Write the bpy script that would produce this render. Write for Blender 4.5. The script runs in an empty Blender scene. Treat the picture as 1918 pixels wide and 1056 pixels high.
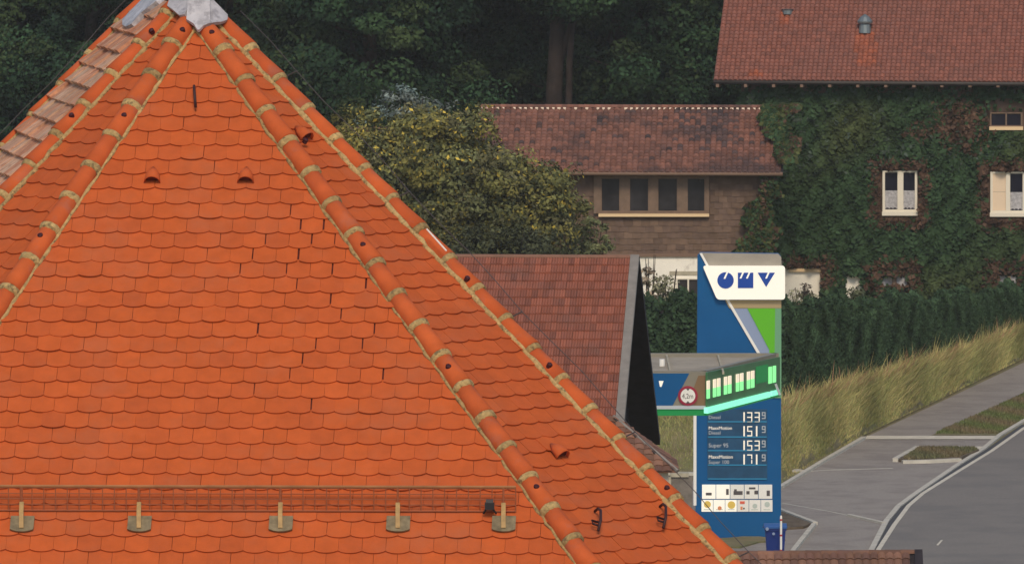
import bpy, bmesh, math, random
import numpy as np
from mathutils import Vector, Matrix
R = math.radians
V = Vector
rng = random.Random(7)

# ------------------------------------------------------------------ camera, sky, sun, exposure
CZ, PITCH, F = 19.96, R(4.0), 16000.0
W0, H0 = 1918.0, 1056.0
scene = bpy.context.scene
scene.render.resolution_x, scene.render.resolution_y = 1024, 563
cd = bpy.data.cameras.new('camera'); cam = bpy.data.objects.new('camera', cd)
scene.collection.objects.link(cam); scene.camera = cam
cd.sensor_width = 36.0; cd.lens = F / W0 * 36.0; cd.clip_start = 1.0; cd.clip_end = 4000.0
cam.location = (0, 0, CZ); cam.rotation_euler = (R(90) - PITCH, 0, 0)

SUN_EL, SUN_AZ = 42.0, 177.0     # degrees; azimuth measured from +Y clockwise (the camera looks to +Y)
world = bpy.data.worlds.new('World'); scene.world = world; world.use_nodes = True
nt = world.node_tree; bg = nt.nodes['Background']
sky = nt.nodes.new('ShaderNodeTexSky'); sky.sky_type = 'NISHITA'; sky.sun_disc = False
sky.sun_elevation = R(SUN_EL); sky.sun_rotation = R(SUN_AZ)
nt.links.new(sky.outputs[0], bg.inputs[0]); bg.inputs[1].default_value = 0.09
sd = bpy.data.lights.new('sun', 'SUN'); sd.energy = 1.5; sd.angle = R(18); sd.color = (1.0, 0.86, 0.66)
sun = bpy.data.objects.new('sun', sd); scene.collection.objects.link(sun)
_d = V((math.sin(R(SUN_AZ)) * math.cos(R(SUN_EL)), math.cos(R(SUN_AZ)) * math.cos(R(SUN_EL)), math.sin(R(SUN_EL))))
sun.rotation_euler = _d.to_track_quat('Z', 'Y').to_euler(); sun.location = (0, -20, 60)
vs = scene.view_settings
vs.view_transform = 'Standard'; vs.look = 'None'; vs.exposure = 0.45; vs.gamma = 1.0; vs.use_curve_mapping = False

# ------------------------------------------------------------------ rays through the photograph
CAM = V((0, 0, CZ))
FWD = V((0, math.cos(PITCH), -math.sin(PITCH))); UPV = V((0, math.sin(PITCH), math.cos(PITCH)))
def ray(px, py): return FWD + V((1, 0, 0)) * ((px - W0/2) / F) + UPV * ((H0/2 - py) / F)
def at(px, py, Y): r = ray(px, py); return CAM + r * (Y / r.y)
def on_z(px, py, z=0.0): r = ray(px, py); return CAM + r * ((z - CZ) / r.z)
def on_plane(px, py, p0, n): r = ray(px, py); return CAM + r * ((p0 - CAM).dot(n) / r.dot(n))
def to_px(p):
    d = p - CAM; k = d.dot(FWD)
    return (W0/2 + F * d.x / k, H0/2 - F * d.dot(UPV) / k)

# ------------------------------------------------------------------ materials
MATS = {}
def pmat(name, c, rough=0.8, c2=None, rnd=0.0, noise=None, dirt=None, bump=None, emit=None, spec=0.3, metal=0.0, alpha=None, attr=None):
    m = bpy.data.materials.new(name); m.use_nodes = True; t = m.node_tree; N = t.nodes; L = t.links
    b = N['Principled BSDF']; b.inputs['Roughness'].default_value = rough; b.inputs['Metallic'].default_value = metal
    b.inputs['Specular IOR Level'].default_value = spec
    geo = N.new('ShaderNodeNewGeometry')
    col = N.new('ShaderNodeRGB'); col.outputs[0].default_value = (*c, 1); out = col.outputs[0]
    def mix(a, bb, f, mode='MIX'):
        x = N.new('ShaderNodeMix'); x.data_type = 'RGBA'; x.blend_type = mode
        for i, s in ((0, f), (6, a), (7, bb)):
            if hasattr(s, 'is_linked'): L.new(s, x.inputs[i])
            elif i == 0: x.inputs[0].default_value = s
            else: x.inputs[i].default_value = (*s, 1)
        return x.outputs[2]
    if attr:
        a = N.new('ShaderNodeAttribute'); a.attribute_name = attr; out = a.outputs['Color']
    if c2 is not None or rnd:
        oi = N.new('ShaderNodeObjectInfo'); ad = N.new('ShaderNodeMath'); ad.operation = 'ADD'
        L.new(oi.outputs['Random'], ad.inputs[0]); L.new(geo.outputs['Random Per Island'], ad.inputs[1])
        fr = N.new('ShaderNodeMath'); fr.operation = 'FRACT'; L.new(ad.outputs[0], fr.inputs[0])
        if c2 is not None: out = mix(out, c2, fr.outputs[0])
        if rnd:
            mm = N.new('ShaderNodeMath'); mm.operation = 'MULTIPLY'; mm.inputs[1].default_value = 7.31; L.new(fr.outputs[0], mm.inputs[0])
            f2 = N.new('ShaderNodeMath'); f2.operation = 'FRACT'; L.new(mm.outputs[0], f2.inputs[0])
            mr = N.new('ShaderNodeMapRange'); mr.inputs[3].default_value = 1 - rnd; mr.inputs[4].default_value = 1 + rnd
            L.new(f2.outputs[0], mr.inputs[0])
            cc = N.new('ShaderNodeCombineColor')
            for i in range(3): L.new(mr.outputs[0], cc.inputs[i])
            out = mix(out, cc.outputs[0], 1.0, 'MULTIPLY')
    def ntex(scale, detail=4, rough_=0.6):
        n = N.new('ShaderNodeTexNoise'); n.inputs['Scale'].default_value = scale
        n.inputs['Detail'].default_value = detail; n.inputs['Roughness'].default_value = rough_
        L.new(geo.outputs['Position'], n.inputs['Vector']); return n.outputs[0]
    if noise:
        mr = N.new('ShaderNodeMapRange'); mr.inputs[1].default_value = 0.3; mr.inputs[2].default_value = 0.7
        mr.inputs[3].default_value = 1 - noise[1]; mr.inputs[4].default_value = 1 + noise[1]
        L.new(ntex(noise[0]), mr.inputs[0])
        cc = N.new('ShaderNodeCombineColor')
        for i in range(3): L.new(mr.outputs[0], cc.inputs[i])
        out = mix(out, cc.outputs[0], 1.0, 'MULTIPLY')
    if dirt:      # (colour, scale, threshold, width, amount)
        mr = N.new('ShaderNodeMapRange'); mr.inputs[1].default_value = dirt[2]; mr.inputs[2].default_value = dirt[2] + dirt[3]
        mr.inputs[4].default_value = dirt[4]; L.new(ntex(dirt[1], 6, 0.65), mr.inputs[0])
        out = mix(out, dirt[0], mr.outputs[0])
    L.new(out, b.inputs['Base Color'])
    if bump:
        bp = N.new('ShaderNodeBump'); bp.inputs['Strength'].default_value = bump[1]; bp.inputs['Distance'].default_value = bump[2] if len(bump) > 2 else 0.01
        L.new(ntex(bump[0]), bp.inputs['Height']); L.new(bp.outputs[0], b.inputs['Normal'])
    if emit:
        b.inputs['Emission Color'].default_value = (*emit[0], 1); b.inputs['Emission Strength'].default_value = emit[1]
    if alpha is not None: b.inputs['Alpha'].default_value = alpha
    MATS[name] = m; return m

pmat('clay_tile', (0.52, 0.100, 0.020), 0.9, (0.475, 0.091, 0.021), 0.055, noise=(9, 0.09), dirt=((0.42, 0.125, 0.055), 2.3, 0.50, 0.2, 0.4), bump=(70, 0.25, 0.004))
pmat('clay_hip', (0.55, 0.108, 0.025), 0.9, (0.50, 0.092, 0.023), 0.06, noise=(7, 0.10), dirt=((0.34, 0.14, 0.10), 4, 0.55, 0.15, 0.45), bump=(60, 0.25, 0.004))
pmat('weathered_tile', (0.60, 0.38, 0.25), 0.9, (0.56, 0.23, 0.12), 0.2, noise=(14, 0.2), dirt=((0.30, 0.09, 0.04), 5, 0.55, 0.1, 0.6), bump=(60, 0.3, 0.005))
pmat('maroon_shade', (0.10, 0.018, 0.014), 0.9, noise=(20, 0.3))  # shadow of the tile gaps and vent mouths put into a maroon colour
pmat('mortar', (0.47, 0.32, 0.135), 0.95, (0.38, 0.245, 0.10), 0.15, noise=(30, 0.3), dirt=((0.14, 0.10, 0.05), 22, 0.54, 0.08, 0.75), bump=(40, 0.8, 0.02))
pmat('lead', (0.50, 0.47, 0.48), 0.55, noise=(5, 0.25), dirt=((0.23, 0.21, 0.22), 9, 0.5, 0.1, 0.6), bump=(12, 0.8, 0.02), spec=0.4)
pmat('ridge_white', (0.85, 0.66, 0.48), 0.8)
pmat('knob', (0.05, 0.008, 0.012), 0.6)
pmat('wire', (0.10, 0.09, 0.09), 0.5, metal=0.6)
pmat('hook_iron', (0.045, 0.018, 0.02), 0.6)
pmat('guard_rail', (0.34, 0.15, 0.06), 0.6, noise=(6, 0.25))
pmat('guard_bar', (0.30, 0.085, 0.035), 0.7)
pmat('strap', (0.40, 0.24, 0.09), 0.55, noise=(20, 0.2))
pmat('plate', (0.21, 0.16, 0.09), 0.6, noise=(16, 0.35))
pmat('black', (0.02, 0.018, 0.02), 0.5)
pmat('plaster', (0.90, 0.84, 0.72), 0.9, noise=(0.9, 0.06), dirt=((0.5, 0.44, 0.36), 3, 0.56, 0.1, 0.5))
pmat('plain_wall', (0.52, 0.46, 0.38), 0.9, noise=(0.9, 0.1))
pmat('barn_tile', (0.33, 0.108, 0.062), 0.95, (0.26, 0.092, 0.06), 0.2, dirt=((0.18, 0.10, 0.08), 1.6, 0.52, 0.2, 0.45))
pmat('brown_tile', (0.24, 0.12, 0.075), 0.9, (0.13, 0.065, 0.05), 0.28, dirt=((0.10, 0.07, 0.05), 2.0, 0.5, 0.2, 0.5))
pmat('annex_tile', (0.235, 0.100, 0.065), 0.95, (0.19, 0.088, 0.064), 0.25, dirt=((0.07, 0.045, 0.042), 0.6, 0.52, 0.12, 0.75))
pmat('moss_tile', (0.12, 0.066, 0.055), 0.95, (0.065, 0.045, 0.044), 0.25)
pmat('house_tile', (0.28, 0.102, 0.068), 0.95, (0.225, 0.09, 0.065), 0.15, dirt=((0.21, 0.098, 0.076), 0.5, 0.5, 0.2, 0.5))
pmat('new_tile', (0.36, 0.105, 0.052), 0.9, (0.27, 0.09, 0.055), 0.18)
pmat('grey_board', (0.23, 0.205, 0.18), 0.8, noise=(5, 0.15))
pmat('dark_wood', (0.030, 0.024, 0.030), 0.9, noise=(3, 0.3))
pmat('gutter', (0.06, 0.05, 0.045), 0.6, metal=0.2)
pmat('rafter', (0.20, 0.125, 0.085), 0.8)
pmat('shingle', (0.165, 0.105, 0.07), 0.9, (0.125, 0.08, 0.06), 0.18, noise=(4, 0.2))
pmat('frame_wood', (0.19, 0.125, 0.085), 0.7, noise=(6, 0.15))
pmat('sill', (0.78, 0.56, 0.32), 0.6)
pmat('white_frame', (0.78, 0.70, 0.56), 0.55)
pmat('cream_blind', (0.78, 0.60, 0.42), 0.7)
pmat('lace', (0.42, 0.40, 0.40), 0.9, noise=(14, 0.35))
pmat('pane', (0.012, 0.012, 0.022), 0.12, spec=0.5)
pmat('pane_grey', (0.028, 0.025, 0.027), 0.2, noise=(1.5, 0.5), spec=0.5)
pmat('zinc', (0.20, 0.23, 0.24), 0.45, metal=0.5)
pmat('bark', (0.032, 0.022, 0.018), 0.95, noise=(3, 0.35), bump=(9, 0.8, 0.05))
pmat('forest_leaf', (0.034, 0.062, 0.036), 0.9, spec=0.05, rnd=0.3, attr='tint')
pmat('leaf', (0.1, 0.1, 0.05), 0.9, spec=0.05, rnd=0.25, attr='tint')
pmat('grass_ground', (0.20, 0.165, 0.085), 0.95, noise=(0.8, 0.3), dirt=((0.15, 0.15, 0.06), 1.4, 0.5, 0.1, 0.8), bump=(12, 0.6, 0.05))
pmat('soil', (0.135, 0.10, 0.065), 0.95, noise=(2.5, 0.3), bump=(9, 0.6, 0.05))
pmat('path_asphalt', (0.30, 0.262, 0.225), 0.9, noise=(22, 0.2), dirt=((0.235, 0.2, 0.175), 0.7, 0.46, 0.14, 0.85), bump=(60, 0.2, 0.01))
pmat('road_asphalt', (0.215, 0.19, 0.165), 0.9, noise=(20, 0.22), dirt=((0.175, 0.158, 0.142), 0.5, 0.44, 0.16, 0.85), bump=(60, 0.2, 0.01))
pmat('kerb', (0.52, 0.48, 0.40), 0.85, noise=(3, 0.15))
pmat('paint', (0.62, 0.56, 0.45), 0.8, noise=(4, 0.15))
pmat('gutter_dark', (0.07, 0.068, 0.07), 0.9)
pmat('concrete', (0.20, 0.17, 0.14), 0.9, noise=(4, 0.25), dirt=((0.11, 0.095, 0.075), 2.5, 0.5, 0.15, 0.7), bump=(14, 0.6, 0.03))
pmat('concrete_light', (0.42, 0.37, 0.27), 0.9, noise=(6, 0.2))
pmat('sign_blue', (0.008, 0.095, 0.255), 0.5, noise=(1.2, 0.06), spec=0.12)
pmat('sign_blue_dark', (0.010, 0.045, 0.13), 0.4)
pmat('board_blue', (0.020, 0.075, 0.15), 0.35, noise=(3, 0.25))
pmat('line_cyan', (0.03, 0.24, 0.42), 0.4)
pmat('sign_grey', (0.34, 0.30, 0.245), 0.5, noise=(2, 0.1))
pmat('sign_lilac', (0.27, 0.33, 0.47), 0.45)
pmat('sign_lime', (0.12, 0.47, 0.018), 0.45)
pmat('sign_glass', (0.16, 0.36, 0.20), 0.3)
pmat('sign_beige', (0.40, 0.30, 0.16), 0.5)
pmat('sign_white', (0.85, 0.82, 0.75), 0.5)
pmat('lit_white', (0.8, 0.78, 0.7), 0.5, emit=((1.0, 0.90, 0.70), 0.28))
pmat('lit_digit', (0.7, 0.65, 0.55), 0.5, emit=((1.0, 0.85, 0.65), 0.32))
pmat('lit_grey', (0.35, 0.36, 0.36), 0.5, emit=((0.8, 0.85, 0.9), 0.12))
pmat('logo_blue', (0.014, 0.07, 0.36), 0.4)
pmat('icon_dark', (0.10, 0.085, 0.085), 0.6)
pmat('icon_orange', (0.75, 0.28, 0.13), 0.6)
pmat('icon_yellow', (0.80, 0.56, 0.12), 0.6)
pmat('icon_red', (0.75, 0.14, 0.08), 0.6)
pmat('icon_pale', (0.50, 0.56, 0.50), 0.6)
pmat('fascia_grey', (0.24, 0.215, 0.165), 0.5, noise=(2.0, 0.1))
pmat('fascia_brown', (0.225, 0.135, 0.07), 0.5, noise=(1.2, 0.12))
pmat('fascia_green', (0.065, 0.19, 0.08), 0.35, noise=(1.5, 0.15))
pmat('deck_grey', (0.36, 0.30, 0.22), 0.7, noise=(1.6, 0.2))
pmat('lit_green', (0.2, 0.6, 0.25), 0.4, emit=((0.28, 1.0, 0.33), 0.62))
pmat('lit_cream', (0.8, 0.7, 0.55), 0.4, emit=((1.0, 0.82, 0.60), 0.45))
pmat('lit_teal', (0.3, 0.7, 0.55), 0.4, emit=((0.24, 1.0, 0.62), 0.62))
pmat('green_dark', (0.01, 0.17, 0.05), 0.4, emit=((0.02, 0.6, 0.12), 0.12))
pmat('sign_red', (0.33, 0.02, 0.05), 0.45)
pmat('bin_blue', (0.012, 0.034, 0.19), 0.45)
pmat('bin_lid', (0.03, 0.11, 0.33), 0.4)
pmat('post_red', (0.45, 0.03, 0.04), 0.5)

# ------------------------------------------------------------------ object helpers
COL = scene.collection
MTX = {}
def tag(o, label=None, cat=None, group=None, kind=None):
    if label: o['label'] = label
    if cat: o['category'] = cat
    if group: o['group'] = group
    if kind: o['kind'] = kind
    return o
def thing(name, loc, label, cat, group=None, rotz=0.0):
    o = bpy.data.objects.new(name, None); COL.objects.link(o); o.location = loc; o.rotation_euler = (0, 0, rotz)
    o.empty_display_size = 0.3
    MTX[o] = Matrix.Translation(V(loc)) @ Matrix.Rotation(rotz, 4, 'Z')
    return tag(o, label, cat, group)
class MB:
    def __init__(s): s.v = []; s.f = []
    def add(s, vs, fs):
        k = len(s.v); s.v += [tuple(x) for x in vs]; s.f += [tuple(i + k for i in q) for q in fs]; return s
    def hexa(s, p):    # 8 corners: bottom 4 then top 4
        return s.add(p, [(3,2,1,0), (4,5,6,7), (0,1,5,4), (1,2,6,5), (2,3,7,6), (3,0,4,7)])
    def box(s, a, b):
        (x0,y0,z0), (x1,y1,z1) = a, b
        return s.hexa([(x0,y0,z0),(x1,y0,z0),(x1,y1,z0),(x0,y1,z0),(x0,y0,z1),(x1,y0,z1),(x1,y1,z1),(x0,y1,z1)])
    def obox(s, c, ax, ay, az, hx, hy, hz):
        ps = []
        for sz in (-1, 1):
            for sx, sy in ((-1,-1),(1,-1),(1,1),(-1,1)): ps.append(c + ax*(hx*sx) + ay*(hy*sy) + az*(hz*sz))
        return s.hexa(ps)
    def prism(s, front, back):
        n = len(front)
        return s.add(list(front) + list(back), [tuple(range(n)), tuple(range(2*n-1, n-1, -1))] + [(i, i+n, (i+1) % n + n, (i+1) % n) for i in range(n)])
    def tube(s, pts, rad, seg=6, caps=True):
        pts = [V(p) for p in pts]; n = len(pts)
        rs = rad if isinstance(rad, (list, tuple)) else [rad]*n
        base = len(s.v); vv = []
        for i, p in enumerate(pts):
            d = (pts[min(i+1, n-1)] - pts[max(i-1, 0)]).normalized()
            a = d.orthogonal().normalized() if i == 0 else (a - d*a.dot(d)).normalized()
            b = d.cross(a)
            for k in range(seg):
                t = 2*math.pi*k/seg; vv.append(p + (a*math.cos(t) + b*math.sin(t))*rs[i])
        ff = []
        for i in range(n-1):
            for k in range(seg):
                k2 = (k+1) % seg; ff.append((i*seg+k, i*seg+k2, (i+1)*seg+k2, (i+1)*seg+k))
        if caps: ff += [tuple(range(seg-1, -1, -1)), tuple((n-1)*seg + k for k in range(seg))]
        return s.add(vv, ff)
    def build(s, name, mat, parent=None, root=None, smooth=False, kind=None, local=False):
        me = bpy.data.meshes.new(name)
        r = root or parent
        vv = s.v
        if r is not None and r in MTX and not local:
            inv = MTX[r].inverted(); vv = [tuple(inv @ V(p)) for p in s.v]
        me.from_pydata(vv, [], s.f)
        bm = bmesh.new(); bm.from_mesh(me); bmesh.ops.recalc_face_normals(bm, faces=bm.faces); bm.to_mesh(me); bm.free()
        o = bpy.data.objects.new(name, me); COL.objects.link(o)
        me.materials.append(MATS[mat])
        if smooth: me.polygons.foreach_set('use_smooth', [True]*len(me.polygons))
        if parent is not None: o.parent = parent
        if r is not None and r in MTX: MTX[o] = MTX[r]
        if kind: o['kind'] = kind
        return o
def inst(src_mesh, name, mw, parent):
    o = bpy.data.objects.new(name, src_mesh); COL.objects.link(o); o.parent = parent
    o.matrix_local = MTX[parent].inverted() @ mw
    return o
class VP:     # a vertical wall plane through two ground points; offsets count towards the camera
    def __init__(s, p0, ang):
        s.p0 = V(p0); s.u = V((math.cos(ang), math.sin(ang), 0)); s.n = V((math.sin(ang), -math.cos(ang), 0))
    def pt(s, px, py, off=0.0): return on_plane(px, py, s.p0 + s.n*off, s.n)
    def prism(s, mb, pts, o0, o1):
        fr = [s.pt(x, y, o1) for x, y in pts]; return mb.prism(fr, [p - s.n*(o1 - o0) for p in fr])
    def rect(s, mb, x0, y0, x1, y1, o0, o1): return s.prism(mb, [(x0,y1),(x1,y1),(x1,y0),(x0,y0)], o0, o1)
def disc(cx, cy, r, n=20): return [(cx + r*math.cos(2*math.pi*k/n), cy + r*math.sin(2*math.pi*k/n)) for k in range(n)]
def text_part(body, name, mat, vp, x0, ybase, hpx, off, parent, root, xscale=1.0):
    cu = bpy.data.curves.new('t', 'FONT'); cu.body = body; cu.size = 1.0; cu.extrude = 0.01; cu.resolution_u = 3
    ob = bpy.data.objects.new('t', cu); me = bpy.data.meshes.new_from_object(ob); bpy.data.objects.remove(ob)
    a = vp.pt(x0, ybase, off); b = vp.pt(x0, ybase - hpx, off); h = (b - a).length / 0.72
    mb = MB(); mb.add([a + vp.u*(v.co.x*h*xscale) + V((0,0,1))*(v.co.y*h) + vp.n*(v.co.z*0.3) for v in me.vertices], [tuple(p.vertices) for p in me.polygons])
    bpy.data.meshes.remove(me)
    return mb.build(name, mat, parent, root)

# ------------------------------------------------------------------ the ground, road, path
def sheet(name, pts, mat, z, kind='structure', parent=None):
    mb = MB(); mb.add([(p[0], p[1], z) for p in pts], [tuple(range(len(pts)))])
    o = mb.build(name, mat, parent)
    if parent is None and kind: o['kind'] = kind
    return o
def g(px, py): p = on_z(px, py); return (p.x, p.y)
def ribbon(pts, w):      # screen polyline -> ground polygon with a world width
    P = [V((*g(*p), 0)) for p in pts]; L_, R_ = [], []
    for i, p in enumerate(P):
        d = (P[min(i+1, len(P)-1)] - P[max(i-1, 0)]).normalized(); nn = V((-d.y, d.x, 0)) * (w/2)
        L_.append(p + nn); R_.append(p - nn)
    return L_, R_
def strip(name, pts, w, mat, z0, z1, parent=None):
    Lp, Rp = ribbon(pts, w); mb = MB()
    for i in range(len(Lp)-1):
        q = [Rp[i], Rp[i+1], Lp[i+1], Lp[i]]
        mb.hexa([V((p.x, p.y, z0)) for p in q] + [V((p.x, p.y, z1)) for p in q])
    return mb.build(name, mat, parent)

sheet('ground', [(-900, -100), (900, -100), (900, 2500), (-900, 2500)], 'grass_ground', -0.02)
kerbA = [(1560, 1180), (1634, 1027), (1660, 976), (1683, 948), (1717, 923), (1795, 870), (1840, 842), (1874, 814), (1918, 788), (2080, 700)]
kerbB = [(1572, 1180), (1646, 1027), (1675, 982), (1702, 946), (1729, 923), (1803, 877), (1857, 844), (1918, 801), (2080, 714)]
fore = [g(700, 1180), g(1560, 1180)] + [g(*p) for p in kerbA[1:-1]] + [g(1871, 816), g(1621, 816), g(1464, 912), g(1300, 900), g(900, 900)]
forecourt = sheet('forecourt', fore, 'path_asphalt', -0.008)
road = sheet('road', [g(*p) for p in kerbB] + [(60, on_z(2080, 714).y), (60, 150)], 'road_asphalt', -0.004)
fp = sheet('footpath', [g(1621, 818), g(1743, 818), g(1918, 734), g(2080, 657), g(2080, 613), g(1918, 678)], 'path_asphalt', -0.004)
sheet('verge', [g(1745, 815), g(1874, 815), g(1918, 788), g(2080, 700), g(2080, 659), g(1918, 736)], 'grass_ground', 0.004)
def setting_strip(name, pts, w, mat, z0, z1): o = strip(name, pts, w, mat, z0, z1); o['kind'] = 'structure'; return o
setting_strip('kerb', kerbA, 0.13, 'kerb', -0.05, 0.03)
setting_strip('gutter_channel', [((a[0]+b[0])/2, (a[1]+b[1])/2) for a, b in zip(kerbA[:5], kerbB[:5])] + [(1800, 873), (1849, 843), (1918, 795)], 0.12, 'gutter_dark', -0.03, 0.0)
strip('marking', kerbB, 0.11, 'paint', -0.002, 0.004, road)
strip('marking', [(1764, 1011), (1756, 1020)], 0.05, 'paint', -0.002, 0.004, road)
setting_strip('kerb', [(1440, 925), (1464, 912), (1540, 866), (1618, 821)], 0.12, 'kerb', -0.05, 0.06)
setting_strip('kerb', [(1200, 886), (1310, 888), (1400, 890), (1464, 884), (1500, 882)], 0.3, 'kerb', -0.05, 0.05)
def xband(name, x0, x1, ytop, ybot, mat, z, parent): return sheet(name, [g(x0, ybot), g(x1, ybot), g(x1+4, ytop), g(x0+4, ytop)], mat, z, None, parent)
xband('marking', 1620, 1868, 816, 822.5, 'paint', 0.009, forecourt)
xband('marking', 1792, 1843, 836, 842.5, 'paint', 0.009, forecourt)
strip('joint', [(1464, 941), (1560, 958), (1625, 972)], 0.05, 'kerb', -0.006, -0.002, forecourt)
strip('joint', [(1470, 884), (1560, 879), (1672, 876)], 0.12, 'kerb', -0.006, -0.003, forecourt)
setting_strip('kerb', [(1590, 965), (1625, 973), (1655, 980)], 0.10, 'kerb', -0.05, 0.04)
isl = [(1684, 864), (1705, 867), (1798, 861), (1834, 846), (1826, 842), (1719, 840)]
mb = MB(); fr = [V((*g(*p), 0.07)) for p in isl]; mb.prism(fr, [p - V((0, 0, 0.1)) for p in fr]); o = mb.build('traffic_island', 'soil'); o['kind'] = 'structure'
setting_strip('kerb', [(1677, 864), (1697, 853), (1719, 841)], 0.14, 'kerb', -0.05, 0.09)
setting_strip('kerb', [(1690, 867), (1740, 866), (1798, 863)], 0.16, 'kerb', -0.05, 0.075)
mb = MB(); bed = [(1380, 990), (1440, 962), (1464, 961), (1520, 983), (1505, 989), (1400, 996)]
fr = [V((*g(*p), 0.05)) for p in bed]; mb.prism(fr, [p - V((0, 0, 0.1)) for p in fr]); o = mb.build('planting_bed', 'soil'); o['kind'] = 'structure'
setting_strip('kerb', [(1455, 955), (1464, 958), (1527, 982)], 0.12, 'kerb', -0.05, 0.07)
setting_strip('kerb', [(1525, 984), (1490, 1028), (1440, 1100)], 0.11, 'kerb', -0.05, 0.07)
setting_strip('planting_bed', [(1340, 1024), (1380, 1013), (1440, 1008)], 1.2, 'grass_ground', -0.05, 0.03)

# the grassy bank with its plateau, and a wooded rise behind
low = [(900, 893), (1200, 884), (1300, 886), (1464, 906), (1540, 860), (1618, 815), (1760, 748), (1918, 672), (2080, 606)]
LOW = [V((*g(*p), 0.0)) for p in low]
crest = [(900, 221, 1.75), (1200, 221, 1.7), (1300, 220.5, 1.7), (1470, 219.5, 1.5), (1560, 225, 1.42), (1652, 231, 1.28), (1780, 241, 1.0), (1918, 254, 0.78), (2080, 268, 0.7)]
CREST = [V(((c[0]-W0/2)/F*c[1], c[1], c[2])) for c in crest]
def bank_pt(i, s, t):
    a = LOW[i].lerp(LOW[i+1], s); b = CREST[i].lerp(CREST[i+1], s); p = a.lerp(b, t)
    zz = b.z * max(0, (t - 0.26)/0.74)**.95; return V((p.x, p.y, zz))
mb = MB(); n = len(LOW); K = 12
for i in range(n-1):
    for k in range(K):
        mb.add([bank_pt(i, 0, k/K), bank_pt(i, 1, k/K), bank_pt(i, 1, (k+1)/K), bank_pt(i, 0, (k+1)/K)], [(0,1,2,3)])
o = mb.build('grass_bank', 'grass_ground', kind='structure')
mb = MB()
B1 = [V((p.x*1.12 - 0.3, max(p.y + 10, 262), 0.6)) for p in CREST]; B2 = [V((p.x*1.3 - 2, 300, 1.0)) for p in CREST]; 
B1[0].x = -60; B2[0].x = -60
rows = [CREST, B1, B2]
for r in range(2):
    for i in range(n-1): mb.add([rows[r][i], rows[r][i+1], rows[r+1][i+1], rows[r+1][i]], [(0,1,2,3)])
mb.build('plateau', 'grass_ground', kind='structure')
mb = MB(); xs = [-90, -50, -25, -8, 8, 25, 60, 100]
prof = [(268, -0.5), (285, 1.5), (310, 5), (340, 12), (380, 22), (440, 30), (900, 40)]
for i in range(len(xs)-1):
    for k in range(len(prof)-1):
        mb.add([(xs[i], prof[k][0], prof[k][1]), (xs[i+1], prof[k][0], prof[k][1]), (xs[i+1], prof[k+1][0], prof[k+1][1]), (xs[i], prof[k+1][0], prof[k+1][1])], [(0,1,2,3)])
mb.build('hill', 'soil', kind='structure')

# ------------------------------------------------------------------ leaves
def leaf_mesh(name, mat, C, Nn, size, tint, parent=None, root=None, asp=0.62, loc=None, kind=None):
    C = np.asarray(C); n = len(C); r = np.random.RandomState(len(C) % 9973)
    Nn = Nn / np.maximum(np.linalg.norm(Nn, axis=1, keepdims=True), 1e-6)
    a = r.normal(size=(n, 3)); a -= Nn * (a*Nn).sum(1, keepdims=True); a /= np.maximum(np.linalg.norm(a, axis=1, keepdims=True), 1e-6)
    b = np.cross(Nn, a); s = (np.ones(n)*size if np.isscalar(size) else size)[:, None] * r.uniform(0.65, 1.3, (n, 1))
    verts = np.stack([C - a*s, C + b*s*asp - Nn*s*0.15, C + a*s, C - b*s*asp - Nn*s*0.15], axis=1).reshape(-1, 3)
    if loc is not None: verts = verts - np.array(loc)
    me = bpy.data.meshes.new(name); me.vertices.add(4*n); me.vertices.foreach_set('co', verts.ravel().astype(np.float32))
    me.loops.add(4*n); me.loops.foreach_set('vertex_index', np.arange(4*n, dtype=np.int32))
    me.polygons.add(n); me.polygons.foreach_set('loop_start', np.arange(0, 4*n, 4, dtype=np.int32)); me.polygons.foreach_set('loop_total', np.full(n, 4, dtype=np.int32))
    me.update(); at_ = me.attributes.new('tint', 'FLOAT_COLOR', 'FACE')
    at_.data.foreach_set('color', np.concatenate([tint, np.ones((n, 1))], axis=1).ravel().astype(np.float32))
    me.materials.append(MATS[mat]); me.validate()
    o = bpy.data.objects.new(name, me); COL.objects.link(o)
    if parent is not None: o.parent = parent
    if kind: o['kind'] = kind
    return o
def crown_points(seed, rx, ry, rz, nclump, per, csize, palette, upbias=0.5, shell=0.55, var=(0.6, 1.45)):
    r = np.random.RandomState(seed); C, Nn, T = [], [], []
    pal = np.array(palette)
    for k in range(nclump):
        d = r.normal(size=3); d /= np.linalg.norm(d); rad = r.uniform(shell, 1.0)**0.6
        lump = 1 + 0.16*math.sin(3.1*d[0]*3 + seed) + 0.13*math.sin(4.3*d[2]*3 + 2*seed)
        c = d*np.array([rx, ry, rz])*rad*lump
        m = int(per*r.uniform(0.6, 1.4)); cs = csize*r.uniform(0.6, 1.35)
        e = r.normal(size=(m, 3)); e /= np.linalg.norm(e, axis=1, keepdims=True); e *= r.uniform(0.3, 1, (m, 1))**0.5
        p = c + e*cs*np.array([1.15, 1.15, 0.7])
        nn = e*0.7 + d*0.5 + np.array([0, 0, upbias]) + r.normal(size=(m, 3))*0.45
        base = pal[r.randint(len(pal))]*r.uniform(*var)
        t = base*r.uniform(0.75, 1.25, (m, 1))
        C.append(p); Nn.append(nn); T.append(t)
    return np.concatenate(C), np.concatenate(Nn), np.concatenate(T)
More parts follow.
